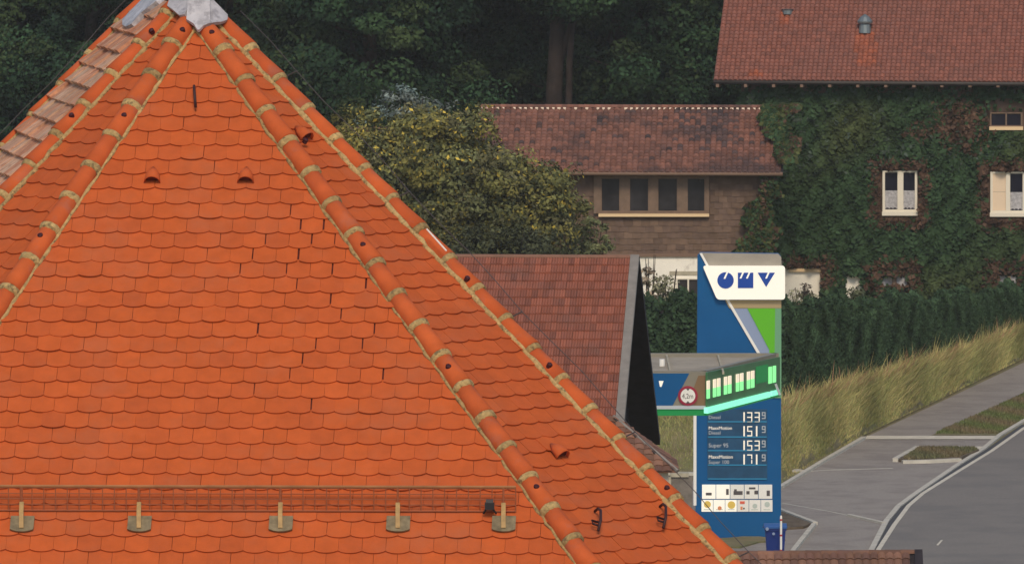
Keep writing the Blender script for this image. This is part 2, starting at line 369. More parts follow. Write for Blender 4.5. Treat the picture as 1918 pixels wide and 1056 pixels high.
def trunk_mb(h, r0, seed, nl=7, spread=3.0, start=0.3):
    r = random.Random(seed); mb = MB()
    pts = [V((0, 0, 0))]
    for k in range(1, 7): pts.append(V((r.uniform(-.2, .2)*k*.35, r.uniform(-.2, .2)*k*.35, h*k/6)))
    mb.tube(pts, [r0*(1.25 if k == 0 else 1 - 0.13*k) for k in range(7)], 9)
    for k in range(nl):
        a = r.uniform(0, 6.28); z0 = h*r.uniform(start, 0.9); b0 = V((0, 0, z0)); L_ = spread*r.uniform(0.6, 1.1)
        p1 = b0 + V((math.cos(a)*L_*.4, math.sin(a)*L_*.4, L_*.15)); p2 = b0 + V((math.cos(a+.2)*L_*.75, math.sin(a+.2)*L_*.75, L_*.4)); p3 = b0 + V((math.cos(a)*L_, math.sin(a)*L_, L_*.5))
        mb.tube([b0, p1, p2, p3], [r0*.35, r0*.25, r0*.15, r0*.06], 6)
    return mb

# the wood behind the houses
FOREST = [(0.024, 0.050, 0.024), (0.030, 0.056, 0.024), (0.022, 0.046, 0.026), (0.042, 0.064, 0.026), (0.028, 0.058, 0.028)]
protos = []
for k in range(4):
    C, Nn, T = crown_points(11 + k, 4.3, 4.0, 7.5, 330, 250, 0.80, FOREST, 0.5, 0.45)
    tmp = leaf_mesh('crown', 'forest_leaf', C, Nn, 0.082, T); tr = trunk_mb(13, 0.38, 40 + k, 10, 4.2, 0.2).build('trunk', 'bark')
    protos.append((tmp.data, tr.data)); bpy.data.objects.remove(tmp); bpy.data.objects.remove(tr)
where = ['left edge of the wood, half hidden by the orange roof', 'second from the left edge of the wood', 'behind the left slope of the orange roof', 'directly behind the metal roof cap',
         'just right of the metal roof cap', 'above the pale grey shrub', 'behind the yellowing orchard tree', 'above the left end of the long low roof', 'left of the bare brown trunk',
         'right of the bare brown trunk', 'beside the gable edge of the large farmhouse roof']
adj = ['dark broadleaf tree', 'dense dark green tree', 'shadowy leafy tree', 'blue green tree', 'tall deep green tree', 'broad dark tree', 'mid green tree', 'drooping dark tree', 'leafy dark green tree', 'rounded dark tree', 'narrow dark tree']
fx = [40, 170, 300, 430, 560, 690, 810, 930, 990, 1160, 1290]
rf = random.Random(3)
def add_tree(px, Y, gz, lab, kproto, sc=1.0, cz=8.0):
    x = (px - W0/2)/F*Y
    t = thing('forest_tree', (x, Y, gz), lab, 'tree', 'trees of the dark wood')
    cme, tme = protos[kproto]
    c = bpy.data.objects.new('crown', cme); COL.objects.link(c); c.parent = t; c.location = (0, 0, cz); c.rotation_euler = (0, 0, rf.uniform(0, 6)); c.scale = (sc, sc, sc)
    q = bpy.data.objects.new('trunk', tme); COL.objects.link(q); q.parent = t; q.rotation_euler = (0, 0, rf.uniform(0, 6))
    return t
def hill_z(Y):
    for (a, za), (b, zb) in zip(prof, prof[1:]):
        if a <= Y <= b: return za + (zb - za)*(Y - a)/(b - a)
    return 0
for i, px in enumerate(fx):
    Y = 284 + rf.uniform(-3, 5); add_tree(px, Y, hill_z(Y) - 0.2, adj[i] + ' ' + where[i], i % 4, rf.uniform(0.9, 1.08), rf.uniform(7.5, 9.0))
bw = ['far left', 'left', 'behind the orange roof peak', 'right of the peak', 'middle', 'right of the middle', 'left of the trunk', 'behind the trunk', 'far right']
for i in range(9):
    Y = 300 + rf.uniform(-3, 6); add_tree(-30 + 165*i, Y, hill_z(Y) - 0.2, 'background tree in the second row of the wood, ' + bw[i], (i + 2) % 4, 1.15, 6.5)
# the trunk that shows pale brown in front of the wood
tb = at(1035, 190, 279.5)
t = thing('forest_tree', (tb.x, 279.5, hill_z(279.5) - 0.2), 'thick bare brown tree trunk rising behind the long low roof', 'tree', 'trees of the dark wood')
mb = MB(); base = V((tb.x, 279.5, hill_z(279.5) - 0.2))
mb.tube([base, base + V((0, 0, 3)), base + V((.05, 0, 6)), base + V((.2, 0, 9)), base + V((.3, 0, 13))], [.46, .33, .28, .24, .14], 12)
mb.tube([base + V((.05, 0, 6.5)), base + V((.7, -.1, 8.4)), base + V((1.5, -.2, 11))], [.16, .12, .05], 7)
mb.tube([base + V((.4, -.35, 0)), base + V((.5, -.3, 4)), base + V((.55, -.3, 7)), base + V((.8, -.2, 10))], [.16, .13, .11, .06], 7)
mb.build('trunk', 'bark', t, smooth=True)
C, Nn, T = crown_points(77, 3.5, 3.0, 2.6, 80, 250, 0.8, FOREST)
c = leaf_mesh('crown', 'forest_leaf', C, Nn, 0.082, T, t); c.location = (0.4, 0.4, 11.0)

# ------------------------------------------------------------------ tiled sheets for the far roofs
def tile_sheet(mb, O, u, v, n, width, length, pitch, gauge, amp, thick, waves=1, seed=1, skip=None, lift=0.004):
    r = random.Random(seed); nc = int(round(width/pitch)); nr = int(round(length/gauge)); K = 4*waves
    for j in range(nr):
        for i in range(nc):
            uc, vc = (i + .5)*pitch, (j + 1)*gauge
            if skip and skip(uc, vc): continue
            dz = r.uniform(0, lift); du = r.uniform(-.02, .02)*pitch; dv = r.uniform(-.03, .03)*gauge
            top, bot, und = [], [], []
            for k in range(K+1):
                s = k/K; prof_ = amp*abs(math.sin(math.pi*s*waves))**0.8
                p = O + u*(i*pitch + s*pitch*0.98 + du)
                top.append(p + v*(j*gauge - gauge*0.12) + n*(prof_*0.8 + dz)); bot.append(p + v*((j+1)*gauge + dv) + n*(prof_ + thick + dz))
                und.append(p + v*((j+1)*gauge + dv) + n*(prof_*0.6 - 0.004))
            m = K+1
            mb.add(top + bot + und, [(k, k+1, m+k+1, m+k) for k in range(K)] + [(m+k, m+k+1, 2*m+k+1, 2*m+k) for k in range(K)])
    return mb
def slope_frame(yaw, pitch):      # horizontal u, down-slope v, outward n of a roof face whose normal points to yaw
    nh = V((math.sin(yaw), -math.cos(yaw), 0)); u = V((math.cos(yaw), math.sin(yaw), 0))
    v = nh*math.cos(pitch) - V((0, 0, 1))*math.sin(pitch); n = nh*math.sin(pitch) + V((0, 0, 1))*math.cos(pitch)
    return u, v, n

# ------------------------------------------------------------------ the ivy-clad farmhouse
HA = R(-7.8)
Hp = at(1400, 400, 266); HV = VP((Hp.x, Hp.y, 0), HA)
house = thing('farmhouse', (HV.pt(1640, 500).x, HV.pt(1640, 500).y, 0.5), 'large ivy covered farmhouse with a brown tiled roof above white windows', 'house')
# walls: plastered ground floor, brown upper floor
ze = HV.pt(1337, 150, 0.75).z
wl = HV.pt(1388, 400); wr = wl + HV.u*16
def wallbox(z0, z1, off, name, mat):
    mb = MB(); a = wl + HV.n*off; b = wr + HV.n*off
    mb.hexa([V((q.x, q.y, z0)) for q in (a, b, b - HV.n*9, a - HV.n*9)] + [V((q.x, q.y, z1)) for q in (a, b, b - HV.n*9, a - HV.n*9)])
    return mb.build(name, mat, house)
zf = HV.pt(1640, 490).z
wallbox(0.2, zf, 0.0, 'ground_floor_wall', 'plaster'); wallbox(zf + 0.002, ze + 0.55, -0.02, 'upper_wall', 'shingle')
u, v, n_ = slope_frame(HA, R(40))
eave = HV.pt(1337, 148, 0.75); Lr = 7.6
O = eave - v*Lr
def orange_patch(uc, vc):
    p = O + u*uc + v*vc; x, y = to_px(p)
    return (1602 < x < 1641 and 66 < y < 130) or (1404 < x < 1424 and 136 < y < 147) or (1462 < x < 1480 and 28 < y < 50)
roof = tile_sheet(MB(), O, u, v, n_, 15, Lr, 0.152, 0.160, 0.062, 0.016, seed=5, skip=orange_patch).build('roof_tiles', 'house_tile', house, kind='stuff')
tile_sheet(MB(), O, u, v, n_, 15, Lr, 0.152, 0.160, 0.062, 0.016, seed=5, skip=lambda a, b: not orange_patch(a, b)).build('replacement_tiles', 'new_tile', house, kind='stuff')
mb = MB(); ridge = O
mb.prism([O - n_*.02, O + u*15 - n_*.02, eave + u*15 - n_*.02, eave - n_*.02], [O - n_*.12, O + u*15 - n_*.12, eave + u*15 - n_*.12, eave - n_*.12]); mb.build('roof_deck', 'dark_wood', house)
u2, v2, n2 = slope_frame(HA + math.pi, R(40))
mb = MB(); mb.prism([O - n_*.02, O + u*15 - n_*.02, O + u*15 + v2*7.6 - n_*.02, O + v2*7.6 - n_*.02], [p - n2*.1 for p in (O - n_*.02, O + u*15 - n_*.02, O + u*15 + v2*7.6 - n_*.02, O + v2*7.6 - n_*.02)]); mb.build('back_roof', 'house_tile', house)
for s in (0, 15):
    mb = MB(); a = V((wl.x, wl.y, ze + .5)) + HV.u*(0.02 if s == 0 else 15.9); mb.prism([a, a - HV.n*9, V((*(a - HV.n*4.8).xy, O.z - .25))], [p - HV.u*0.2*(-1 if s == 0 else 1) for p in (a, a - HV.n*9, V((*(a - HV.n*4.8).xy, O.z - .25)))])
    mb.build('gable', 'dark_wood', house)
mb = MB(); e0 = eave + v*0.06 - n_*0.03 - V((0, 0, .03)); mb.tube([e0 + u*(15*k/4) for k in range(5)], 0.065, 8); mb.build('gutter', 'gutter', house, smooth=True)
mb = MB(); mb.obox(eave + u*7.5 - v*0.02 - n_*0.1 - V((0, 0, .05)), u, V((0, 0, 1)), u.cross(V((0, 0, 1))), 7.5, 0.06, 0.015); mb.build('fascia_board', 'gutter', house)
for k in range(17):
    c0 = HV.pt(1345 + 52.5*k, 160, 0.62)
    mb = MB(); mb.obox(c0 - HV.n*0.12, HV.u, HV.n, V((0, 0, 1)), 0.05, 0.30, 0.055); mb.build('rafter_tail', 'rafter', house)
# roof vents
def roof_pt(px, py): return on_plane(px, py, eave, n_)
rv = roof_pt(1620, 62); mb = MB()
mb.tube([rv, rv + V((0, 0, .28))], [.20, .17], 12); h = mb.build('vent_pipe', 'zinc', house, smooth=False)
mb = MB(); mb.tube([rv + V((0, 0, .30)), rv + V((0, 0, .36)), rv + V((0, 0, .50)), rv + V((0, 0, .58))], [.23, .25, .14, .02], 12); mb.build('vent_hood', 'zinc', house)
rv = roof_pt(1475, 27); mb = MB(); mb.tube([rv, rv + V((0, 0, .12)), rv + V((0, 0, .16))], [.16, .16, .2], 10); mb.build('vent_pipe', 'zinc', house)
def window(vp, par, x0, y0, x1, y1, bars, sillpx, mat='white_frame', fw=4.5, off=0.02, panemat='pane', curtain=None, blind=None, sillmat=None):
    o = MB()
    vp.rect(o, x0, y0, x1, y0 + fw*.7, off, off + .07); vp.rect(o, x0, y1 - fw, x1, y1, off, off + .068)
    vp.rect(o, x0, y0 + fw*.7, x0 + fw, y1 - fw, off, off + .066); vp.rect(o, x1 - fw, y0 + fw*.7, x1, y1 - fw, off, off + .066)
    for bx, bwid in bars: vp.rect(o, bx - bwid/2, y0 + fw*.7, bx + bwid/2, y1 - fw, off, off + .074)
    w = o.build('window', mat, par)
    xs_ = [x0 + fw] + sum([[bx - bwid/2, bx + bwid/2] for bx, bwid in bars], []) + [x1 - fw]
    for k in range(0, len(xs_), 2):
        m = MB(); vp.rect(m, xs_[k], y0 + fw*.7, xs_[k+1], y1 - fw, off - .005, off + .012); m.build('pane', panemat, w, par)
        if curtain and not (blind == k//2):
            m = MB(); a, b = curtain; wdt = xs_[k+1] - xs_[k]; nf = 10
            for q in range(nf):
                vp.rect(m, xs_[k] + wdt*q/nf, a, xs_[k] + wdt*(q+1)/nf, b - (2 if q % 3 else 0), off + .014, off + .018 + .008*(q % 2))
            m.build('curtain', 'lace', w, par)
        if blind == k//2:
            m = MB(); ns = 2
            for q in range(ns): ya = y0 + fw*.7 + (y1 - fw*1.7 - y0)*q/ns; yb = y0 + fw*.7 + (y1 - fw*1.7 - y0)*(q+1)/ns; vp.rect(m, xs_[k], ya, xs_[k+1], yb - .4, off + .014, off + .03)
            m.build('blind', 'cream_blind', w, par)
    if sillpx:
        m = MB(); vp.rect(m, x0 - 1, y1 - .5, x1 + 1, y1 + sillpx, off, off + .12); m.build('sill', sillmat or mat, w, par)
    return w
window(HV, house, 1653, 320, 1718, 397, [(1686.5, 11)], 7, curtain=(357, 391))
window(HV, house, 1855, 322, 1920, 399, [(1888, 8)], 7, curtain=(360, 393), blind=0)
window(HV, house, 1854, 211, 1915, 238, [(1884.5, 2.6)], 6, fw=3, mat='frame_wood', sillmat='sill')
window(HV, house, 1540, 512, 1580, 575, [(1562, 4)], 3, fw=3, mat='frame_wood')
window(HV, house, 1648, 514, 1702, 575, [(1675, 8)], 0, fw=3, mat='frame_wood', panemat='lace')
window(HV, house, 1868, 510, 1912, 575, [(1890, 5)], 0, fw=4, mat='sill', panemat='lace')
m = MB(); HV.rect(m, 1478, 503, 1552, 509, 0.01, 0.10); m.build('lintel', 'sill', house)

# ------------------------------------------------------------------ the timber annex
AA = R(-3.0)
Ap = at(1250, 400, 260); AV = VP((Ap.x, Ap.y, 0), AA)
annex = thing('annex', (AV.pt(1250, 480).x, AV.pt(1250, 480).y, 0.5), 'low timber annex with ribbon window, brown shingles and a long tiled roof', 'building')
zl = AV.pt(1250, 478).z; zt = AV.pt(1250, 322).z
aL, aR = AV.pt(880, 400), AV.pt(1425, 400)
def abox(z0, z1, off, name, mat):
    mb = MB(); a, b = aL + AV.n*off, aR + AV.n*off
    mb.hexa([V((q.x, q.y, z0)) for q in (a, b, b - AV.n*4.5, a - AV.n*4.5)] + [V((q.x, q.y, z1)) for q in (a, b, b - AV.n*4.5, a - AV.n*4.5)]); return mb.build(name, mat, annex)
abox(0.2, zl, 0.03, 'ground_floor_wall', 'plaster'); wall = abox(zl + .002, zt + .2, -0.02, 'timber_wall', 'shingle')
m = MB(); AV.rect(m, 884, 475, 1425, 481, 0.0, 0.10); m.build('ledge', 'rafter', annex)
m = MB(); AV.rect(m, 900, 484, 1012, 476, .1, .16); 
# single shingles
sw, sh = 16.0, 11.2; r = random.Random(12)
row = 0; y = 334.0
sm = MB(); p0 = AV.pt(1200, 420, 0); du = (AV.pt(1200 + sw, 420) - p0).length; dz = abs(AV.pt(1200, 420 + sh).z - p0.z)
sm.hexa([(-du*.497, -.03, -dz*.5), (du*.497, -.03, -dz*.5), (du*.497, 0, -dz*.5), (-du*.497, 0, -dz*.5), (-du*.497, -.012, dz*.62), (du*.497, -.012, dz*.62), (du*.497, 0, dz*.62), (-du*.497, 0, dz*.62)])
so = sm.build('shingle', 'shingle'); sme = so.data; bpy.data.objects.remove(so)
while y < 476:
    x = 1056 + (row % 2)*sw*.5
    while x < 1418:
        if not (1112 < x + 0 < 1336 and y < 410):
            p = AV.pt(x, y + sh/2 + r.uniform(-.8, .8), -0.018)
            inst(sme, 'shingle', Matrix.Translation(p) @ Matrix.Rotation(AA, 4, 'Z') @ Matrix.Rotation(r.uniform(-.012, .012), 4, 'Y') @ Matrix.Diagonal((r.uniform(.96, 1.0), r.uniform(.8, 1.2), 1, 1)), annex)
        x += sw*r.choice([1.0, 1.0, 1.02])
    y += sh; row += 1
# ribbon window
w = MB(); AV.rect(w, 1112, 329, 1328, 335, 0, .08); AV.rect(w, 1112, 395, 1328, 400, 0, .09)
for a, b in ((1112, 1125), (1162, 1178), (1216, 1231), (1270, 1286), (1321.5, 1328)): AV.rect(w, a, 335, b, 395, 0, .07)
rw = w.build('window', 'frame_wood', annex)
for a, b in ((1125, 1162), (1178, 1216), (1231, 1270), (1286, 1321.5)):
    m = MB(); AV.rect(m, a, 335, b, 395, -.015, .015); m.build('pane', 'pane_grey', rw, annex)
    for xx in (a, b - 2.2): m = MB(); AV.rect(m, xx, 335.5, xx + 2.2, 394.5, .015, .05); m.build('sash', 'frame_wood', rw, annex)
m = MB(); AV.rect(m, 1121, 400.5, 1328, 406, 0, .16); m.build('sill', 'sill', rw, annex)
# lower window in the white wall
w = window(AV, annex, 1266, 521, 1312, 590, [(1289, 3)], 0, fw=3.5, off=.04, mat='white_frame', panemat='pane_grey')
m = MB(); AV.rect(m, 1254, 508, 1312, 515, .031, .06); m.build('lintel', 'concrete_light', annex)
# annex roof
ae = AV.pt(1466, 323, 0.55); AP = R(27); u, v, n_ = slope_frame(AA, AP)
eL = AV.pt(884, 323, 0.55); eL.z = ae.z; wA = (ae - eL).dot(u)
LA = 0.5
while to_px(ae - v*LA)[1] > 203: LA += 0.02
O = ae - u*wA - v*LA
_ms = {}
def mossy(uc, vc):
    k = (round(uc, 3), round(vc, 3))
    if k not in _ms:
        x, y = to_px(O + u*uc + v*vc); col = .5 + .5*math.sin(uc*9.1 + 1.7*math.sin(uc*4.3))
        pr = max(0, 1 - abs(x - 1325)/85)*max(0, min(1, (300 - y)/60))*(.35 + 1.1*col); pr = max(pr, .05)
        _ms[k] = rf2.random() < pr
    return _ms[k]
rf2 = random.Random(77)
tile_sheet(MB(), O, u, v, n_, wA, LA, 0.168, 0.19, 0.050, 0.012, seed=9, lift=.012, skip=mossy).build('roof_tiles', 'annex_tile', annex, kind='stuff')
tile_sheet(MB(), O, u, v, n_, wA, LA, 0.168, 0.19, 0.050, 0.012, seed=9, lift=.012, skip=lambda a, b: not mossy(a, b)).build('mossy_tiles', 'moss_tile', annex, kind='stuff')
mb = MB(); q = [O, O + u*wA, ae, ae - u*wA]; mb.prism([p - n_*.02 for p in q], [p - n_*.12 for p in q]); mb.build('roof_deck', 'dark_wood', annex)
u2, v2, n2 = slope_frame(AA + math.pi, AP)
q = [O, O + u*wA, O + u*wA + v2*LA*.6, O + v2*LA*.6]; mb = MB(); mb.prism([p - n2*.0 for p in q], [p - n2*.1 for p in q]); mb.build('back_roof', 'annex_tile', annex)
mb = MB(); mb.tube([ae - u*wA*k/4 + v*.05 - n_*.03 for k in range(5)], .06, 8); mb.build('gutter', 'rafter', annex, smooth=True)
nr = int(wA/0.172); rm = MB(); arc = [(math.cos(math.pi*k/6)*.10, math.sin(math.pi*k/6)*.085) for k in range(7)]
rm.prism([V((0, a, b)) for a, b in arc], [V((.185, a*.9, b*.9)) for a, b in arc]); ro = rm.build('ridge_tile', 'annex_tile'); rme = ro.data; bpy.data.objects.remove(ro)
for k in range(nr):
    p = O + u*(k*.172) + V((0, 0, .02)); inst(rme, 'ridge_tile', Matrix.Translation(p) @ Matrix.Rotation(AA, 4, 'Z'), annex)
mb = MB()
for k in range(nr):
    if rf.random() < .12: continue
    p = O + u*(k*.172 + .086) + v*.135 + n_*.035; mb.obox(p, u, v, n_, .045*rf.uniform(.7, 1.1), .045, .026)
mb.build('ridge_mortar', 'ridge_white', annex, kind='stuff')

# a farther roof that shows left of the orchard tree
fo = at(640, 240, 252); far = thing('far_barn', (fo.x, 252, .6), 'distant brownish roof just left of the yellowing orchard tree', 'building')
u, v, n_ = slope_frame(0, R(35)); O = V((fo.x - 2, fo.y, fo.z))
tile_sheet(MB(), O, u, v, n_, 4.4, 2.6, 0.17, .17, .03, .02, seed=3).build('roof_tiles', 'brown_tile', far, kind='stuff')
e = O + v*2.5; mb = MB(); mb.box((O.x + .15, e.y + .4, .4), (O.x + 4.3, e.y + 5, e.z)); mb.build('wall', 'plain_wall', far)
mb = MB(); q = [O, O + u*4.4, O + u*4.4 + V((0, 2.2, -1.5)), O + V((0, 2.2, -1.5))]; mb.prism(q, [p - V((0, 0, .1)) for p in q]); mb.build('back_roof', 'brown_tile', far)

# ------------------------------------------------------------------ ivy on the farmhouse
r = np.random.RandomState(5)
_nw = np.random.RandomState(41); _NW = [(_nw.uniform(-1, 1), _nw.uniform(-1, 1), _nw.uniform(0, 6)) for _ in range(9)]
def blot(x, y, s): return sum(np.sin((a*x + b*y)*s + c) for a, b, c in _NW)/4.0
def noise2(x, y, s): return (np.sin(x*s + 1.3*np.sin(y*s*.7)) + np.sin(y*s*1.3 + 1.7*np.sin(x*s*.9 + 2)) + np.sin((x + y)*s*.6 + 4))/3
PX = r.uniform(1376, 1990, 60000); PY = r.uniform(160, 600, 60000)
keep = np.ones(len(PX), bool)
def cut(x0, y0, x1, y1, soft=4):
    global keep
    j = r.normal(0, soft, len(PX))
    keep &= ~((PX > x0 + j) & (PX < x1 + j) & (PY > y0 + j) & (PY < y1 + j))
cut(1648, 316, 1723, 409, .8); cut(1850, 318, 1990, 411, .8); cut(1849, 206, 1990, 247, 1); cut(1838, 178, 1990, 214, 9)
cut(1440, 500, 1540, 566, 1.2); cut(1583, 515, 1614, 562, 1.2); cut(1650, 516, 1700, 535, 1.5); cut(1868, 513, 1908, 532, 1.5)
keep &= ~((PY > 480) & (PX < 1470)); keep &= PX > 1392 + 8*np.sin(PY*.09)
keep &= ~((PY < 172 + 5*np.sin(PX*.05)) & (r.rand(len(PX)) < .8))
PX, PY = PX[keep], PY[keep]
C = np.array([HV.pt(x, y, 0.05) for x, y in zip(PX, PY)]); outw = r.uniform(0, .22, len(C)) * np.clip(0.8 + .6*blot(PX, PY, .2), .1, 1.8)
C = C + np.outer(outw, np.array(HV.n))
Nn = np.array(HV.n)[None, :]*0.9 + r.normal(size=C.shape)*.5 + np.array([0, 0, .35])
green = np.array((0.036, 0.066, 0.030)); olive = np.array((0.068, 0.076, 0.028)); rus = np.array((0.085, 0.050, 0.034)); gry = np.array((0.06, 0.08, 0.06))
w1 = np.clip(noise2(PX, PY, .021)*.9 - .12, 0, .7)[:, None]; T = green*(1 - w1) + olive*w1
w3 = ((r.rand(len(PX)) < .10) & (PY < 330))[:, None]; T = np.where(w3, gry, T)
def halo(x0, y0, x1, y1, rad):
    d = np.hypot(np.maximum(np.maximum(x0 - PX, PX - x1), 0), np.maximum(np.maximum(y0 - PY, PY - y1), 0)); return np.clip(1.35 - d/rad, 0, 1)
rw_ = np.maximum.reduce([halo(1648, 316, 1723, 409, 19), halo(1850, 318, 1990, 411, 20), halo(1470, 500, 1545, 520, 22)*.9, halo(1640, 505, 1705, 530, 22)*.8, halo(1860, 505, 1910, 525, 20)*.8,
       np.clip(1.3 - np.hypot((PX - 1800)/58, (PY - 230)/55), 0, 1), np.clip(1.2 - np.hypot((PX - 1725)/30, (PY - 248)/22), 0, 1)*.8, np.clip(1.3 - np.hypot((PX - 1405)/26, (PY - 440)/40), 0, 1)*.8])
sel = (r.rand(len(PX)) < rw_*.92)[:, None]; T = np.where(sel, rus*r.uniform(.7, 1.4, (len(PX), 1)), T)
T = T*np.clip(1 + .30*blot(PX, PY, .22), .45, 1.7)[:, None]
# leaves that climb over the annex corner
QX = r.uniform(1370, 1500, 26000); QY = r.uniform(196, 482, 26000); wig = 9*np.sin(QY*.075) + 5*np.sin(QY*.19 + 1) + r.normal(0, 4, len(QX))
k2 = ((QY > 326) & (QX > 1432 - (QY - 330)*.36 + wig) & (QX < 1446 + wig)) | ((QX > 1424 + (QY - 200)*.34 + wig*.7) & (QY < 306 + wig*.5) & (QX < 1478 + 2.2*wig))
QX, QY = QX[k2], QY[k2]
C2 = np.array([AV.pt(x, y, 0.1 if y > 326 else 0.68 - (323 - y)*.0265) for x, y in zip(QX, QY)]); C2 += np.outer(r.uniform(.02, .35, len(C2)), np.array(AV.n))
N2 = np.array(AV.n)[None, :]*.9 + r.normal(size=C2.shape)*.5 + np.array([0, 0, .35]); pick = r.rand(len(QX)) + .25*blot(QX, QY, .12)
T2 = np.where((pick < .2)[:, None], rus, np.where((pick < .55)[:, None], olive, green))*np.clip(r.uniform(.6, 1.3, len(QX))*(1 + .3*blot(QX, QY, .22)), .3, 2)[:, None]
ivy = leaf_mesh('ivy', 'leaf', np.concatenate([C, C2]), np.concatenate([Nn, N2]), 0.085, np.concatenate([T, T2]), asp=.8)
tag(ivy, 'dark green and russet ivy covering the farmhouse wall around the white windows', 'ivy')

# ------------------------------------------------------------------ hedge, tall grass, shrubs, orchard tree
def hedge_line():
    return [(CREST[i] + V((0, 1.0 if i > 3 else .9, 0))) for i in range(0, n)]
n = len(CREST)
HT = [4.1, 4.15, 4.2, 4.15, 3.75, 3.35, 2.75, 2.05, 1.9]
HL = hedge_line(); C, Nn, T = [], [], []; r = np.random.RandomState(8)
for i in range(n-1):
    L_ = (HL[i+1] - HL[i]).length; m = int(L_*2100)
    s = r.rand(m); p = np.outer(1 - s, np.array(HL[i])) + np.outer(s, np.array(HL[i+1])); top = HT[i]*(1 - s) + HT[i+1]*s
    q = r.rand(m); z0 = p[:, 2]; bump = .12*np.sin(p[:, 0]*3.1) + .10*np.sin(p[:, 0]*7.3 + 1)
    zz = z0 - .1 + (top + bump - z0)*q**.85; inward = np.clip((q - .85)/.15, 0, 1)
    p[:, 1] += -.45 + .11*blot(p[:, 0] + .4*p[:, 1], zz, 7.0) + inward*r.rand(m)*1.5 + r.uniform(-.05, .16, m); p[:, 2] = zz + r.uniform(-.06, .06, m)
    C.append(p); Nn.append(np.array([0, -.8, .5])[None, :] + r.normal(size=(m, 3))*.6)
    base = np.array((0.034, 0.060, 0.030)); vv = np.clip(1 + .40*blot(p[:, 0] + .4*p[:, 1], zz, 9.0) + .22*blot(p[:, 0], zz, 22.0), .35, 2.1)
    T.append(base[None, :]*(vv*r.uniform(.6, 1.35, m))[:, None])
HC = np.concatenate(C)
hedge = thing('hedge', (HL[4].x, HL[4].y, 1.2), 'dense dark evergreen hedge along the grassy bank behind the price sign', 'hedge')
lo = leaf_mesh('foliage', 'leaf', HC, np.concatenate(Nn), .085, np.concatenate(T), hedge, loc=hedge.location)
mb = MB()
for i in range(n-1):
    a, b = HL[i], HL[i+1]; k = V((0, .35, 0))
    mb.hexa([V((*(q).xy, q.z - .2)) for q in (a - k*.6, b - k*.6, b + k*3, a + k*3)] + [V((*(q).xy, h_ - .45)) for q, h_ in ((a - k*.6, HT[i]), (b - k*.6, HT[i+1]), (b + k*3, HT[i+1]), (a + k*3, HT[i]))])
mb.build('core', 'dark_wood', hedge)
# grass blades on the bank
V_, F_, T_ = [], [], []; r = random.Random(4)
for i in range(1, n-1):
    L_ = (LOW[i+1] - LOW[i]).length
    for k in range(int(L_*2400)):
        s, t = r.random(), r.random()**.8
        if t < .27 + .05*math.sin(s*9 + i*3) + .03*math.sin(s*31) and r.random() < .95: continue
        h_boost = 2.3 if r.random() < (.09 if t > .85 else .03) else 1.0
        p = bank_pt(i, s, .03 + .97*t); h = r.uniform(.07, .24)*(.35 + .8*max(0, min(1, (t - .25)*2)))*h_boost*(1 + .28*math.sin(p.x*3.7 + 2*math.sin(p.y*.9)) + .18*math.sin(p.x*8.3 + p.y*2.1)); a = r.uniform(0, 3.14); w = r.uniform(.005, .011); lean = V((r.gauss(0, .3), r.gauss(0, .25), 0))
        d = V((math.cos(a)*w, math.sin(a)*w*.4, 0)); b0 = len(V_)
        V_ += [p - d - V((0, 0, .03)), p + d - V((0, 0, .03)), p + lean*h + d*.7 + V((0, 0, h*.6)), p + lean*h*2 + V((0, 0, h)), p + lean*h - d*.7 + V((0, 0, h*.6))]
        F_ += [(b0, b0+1, b0+2, b0+4), (b0+4, b0+2, b0+3)]
        c_ = r.choice([(.34, .29, .115), (.30, .275, .105), (.38, .31, .14), (.25, .255, .095), (.31, .265, .12), (.21, .235, .09)] + ([(.30, .17, .10)]*2 if t > .85 else [])); c_ = tuple(a_*(1 - gw) + b_*gw for a_, b_, gw in zip(c_, (.13, .15, .055), [max(0, min(.8, .35 - t*.5 + .4*math.sin(p.x*1.3 + p.y*.5)))]*3)); br = r.uniform(.9, 1.55)*(1 + .18*math.sin(p.x*1.9 + p.y*.6) + .12*math.sin(p.x*4.3 - p.y*1.1)); T_ += [tuple(x*br for x in c_) + (1,)]*2
me = bpy.data.meshes.new('tall_grass'); me.from_pydata(V_, [], F_); a_ = me.attributes.new('tint', 'FLOAT_COLOR', 'FACE'); a_.data.foreach_set('color', np.array(T_, dtype=np.float32).ravel()); me.materials.append(MATS['leaf'])
go = bpy.data.objects.new('tall_grass', me); COL.objects.link(go); tag(go, 'tall yellowing grass growing on the bank beside the footpath', 'grass', kind='stuff')
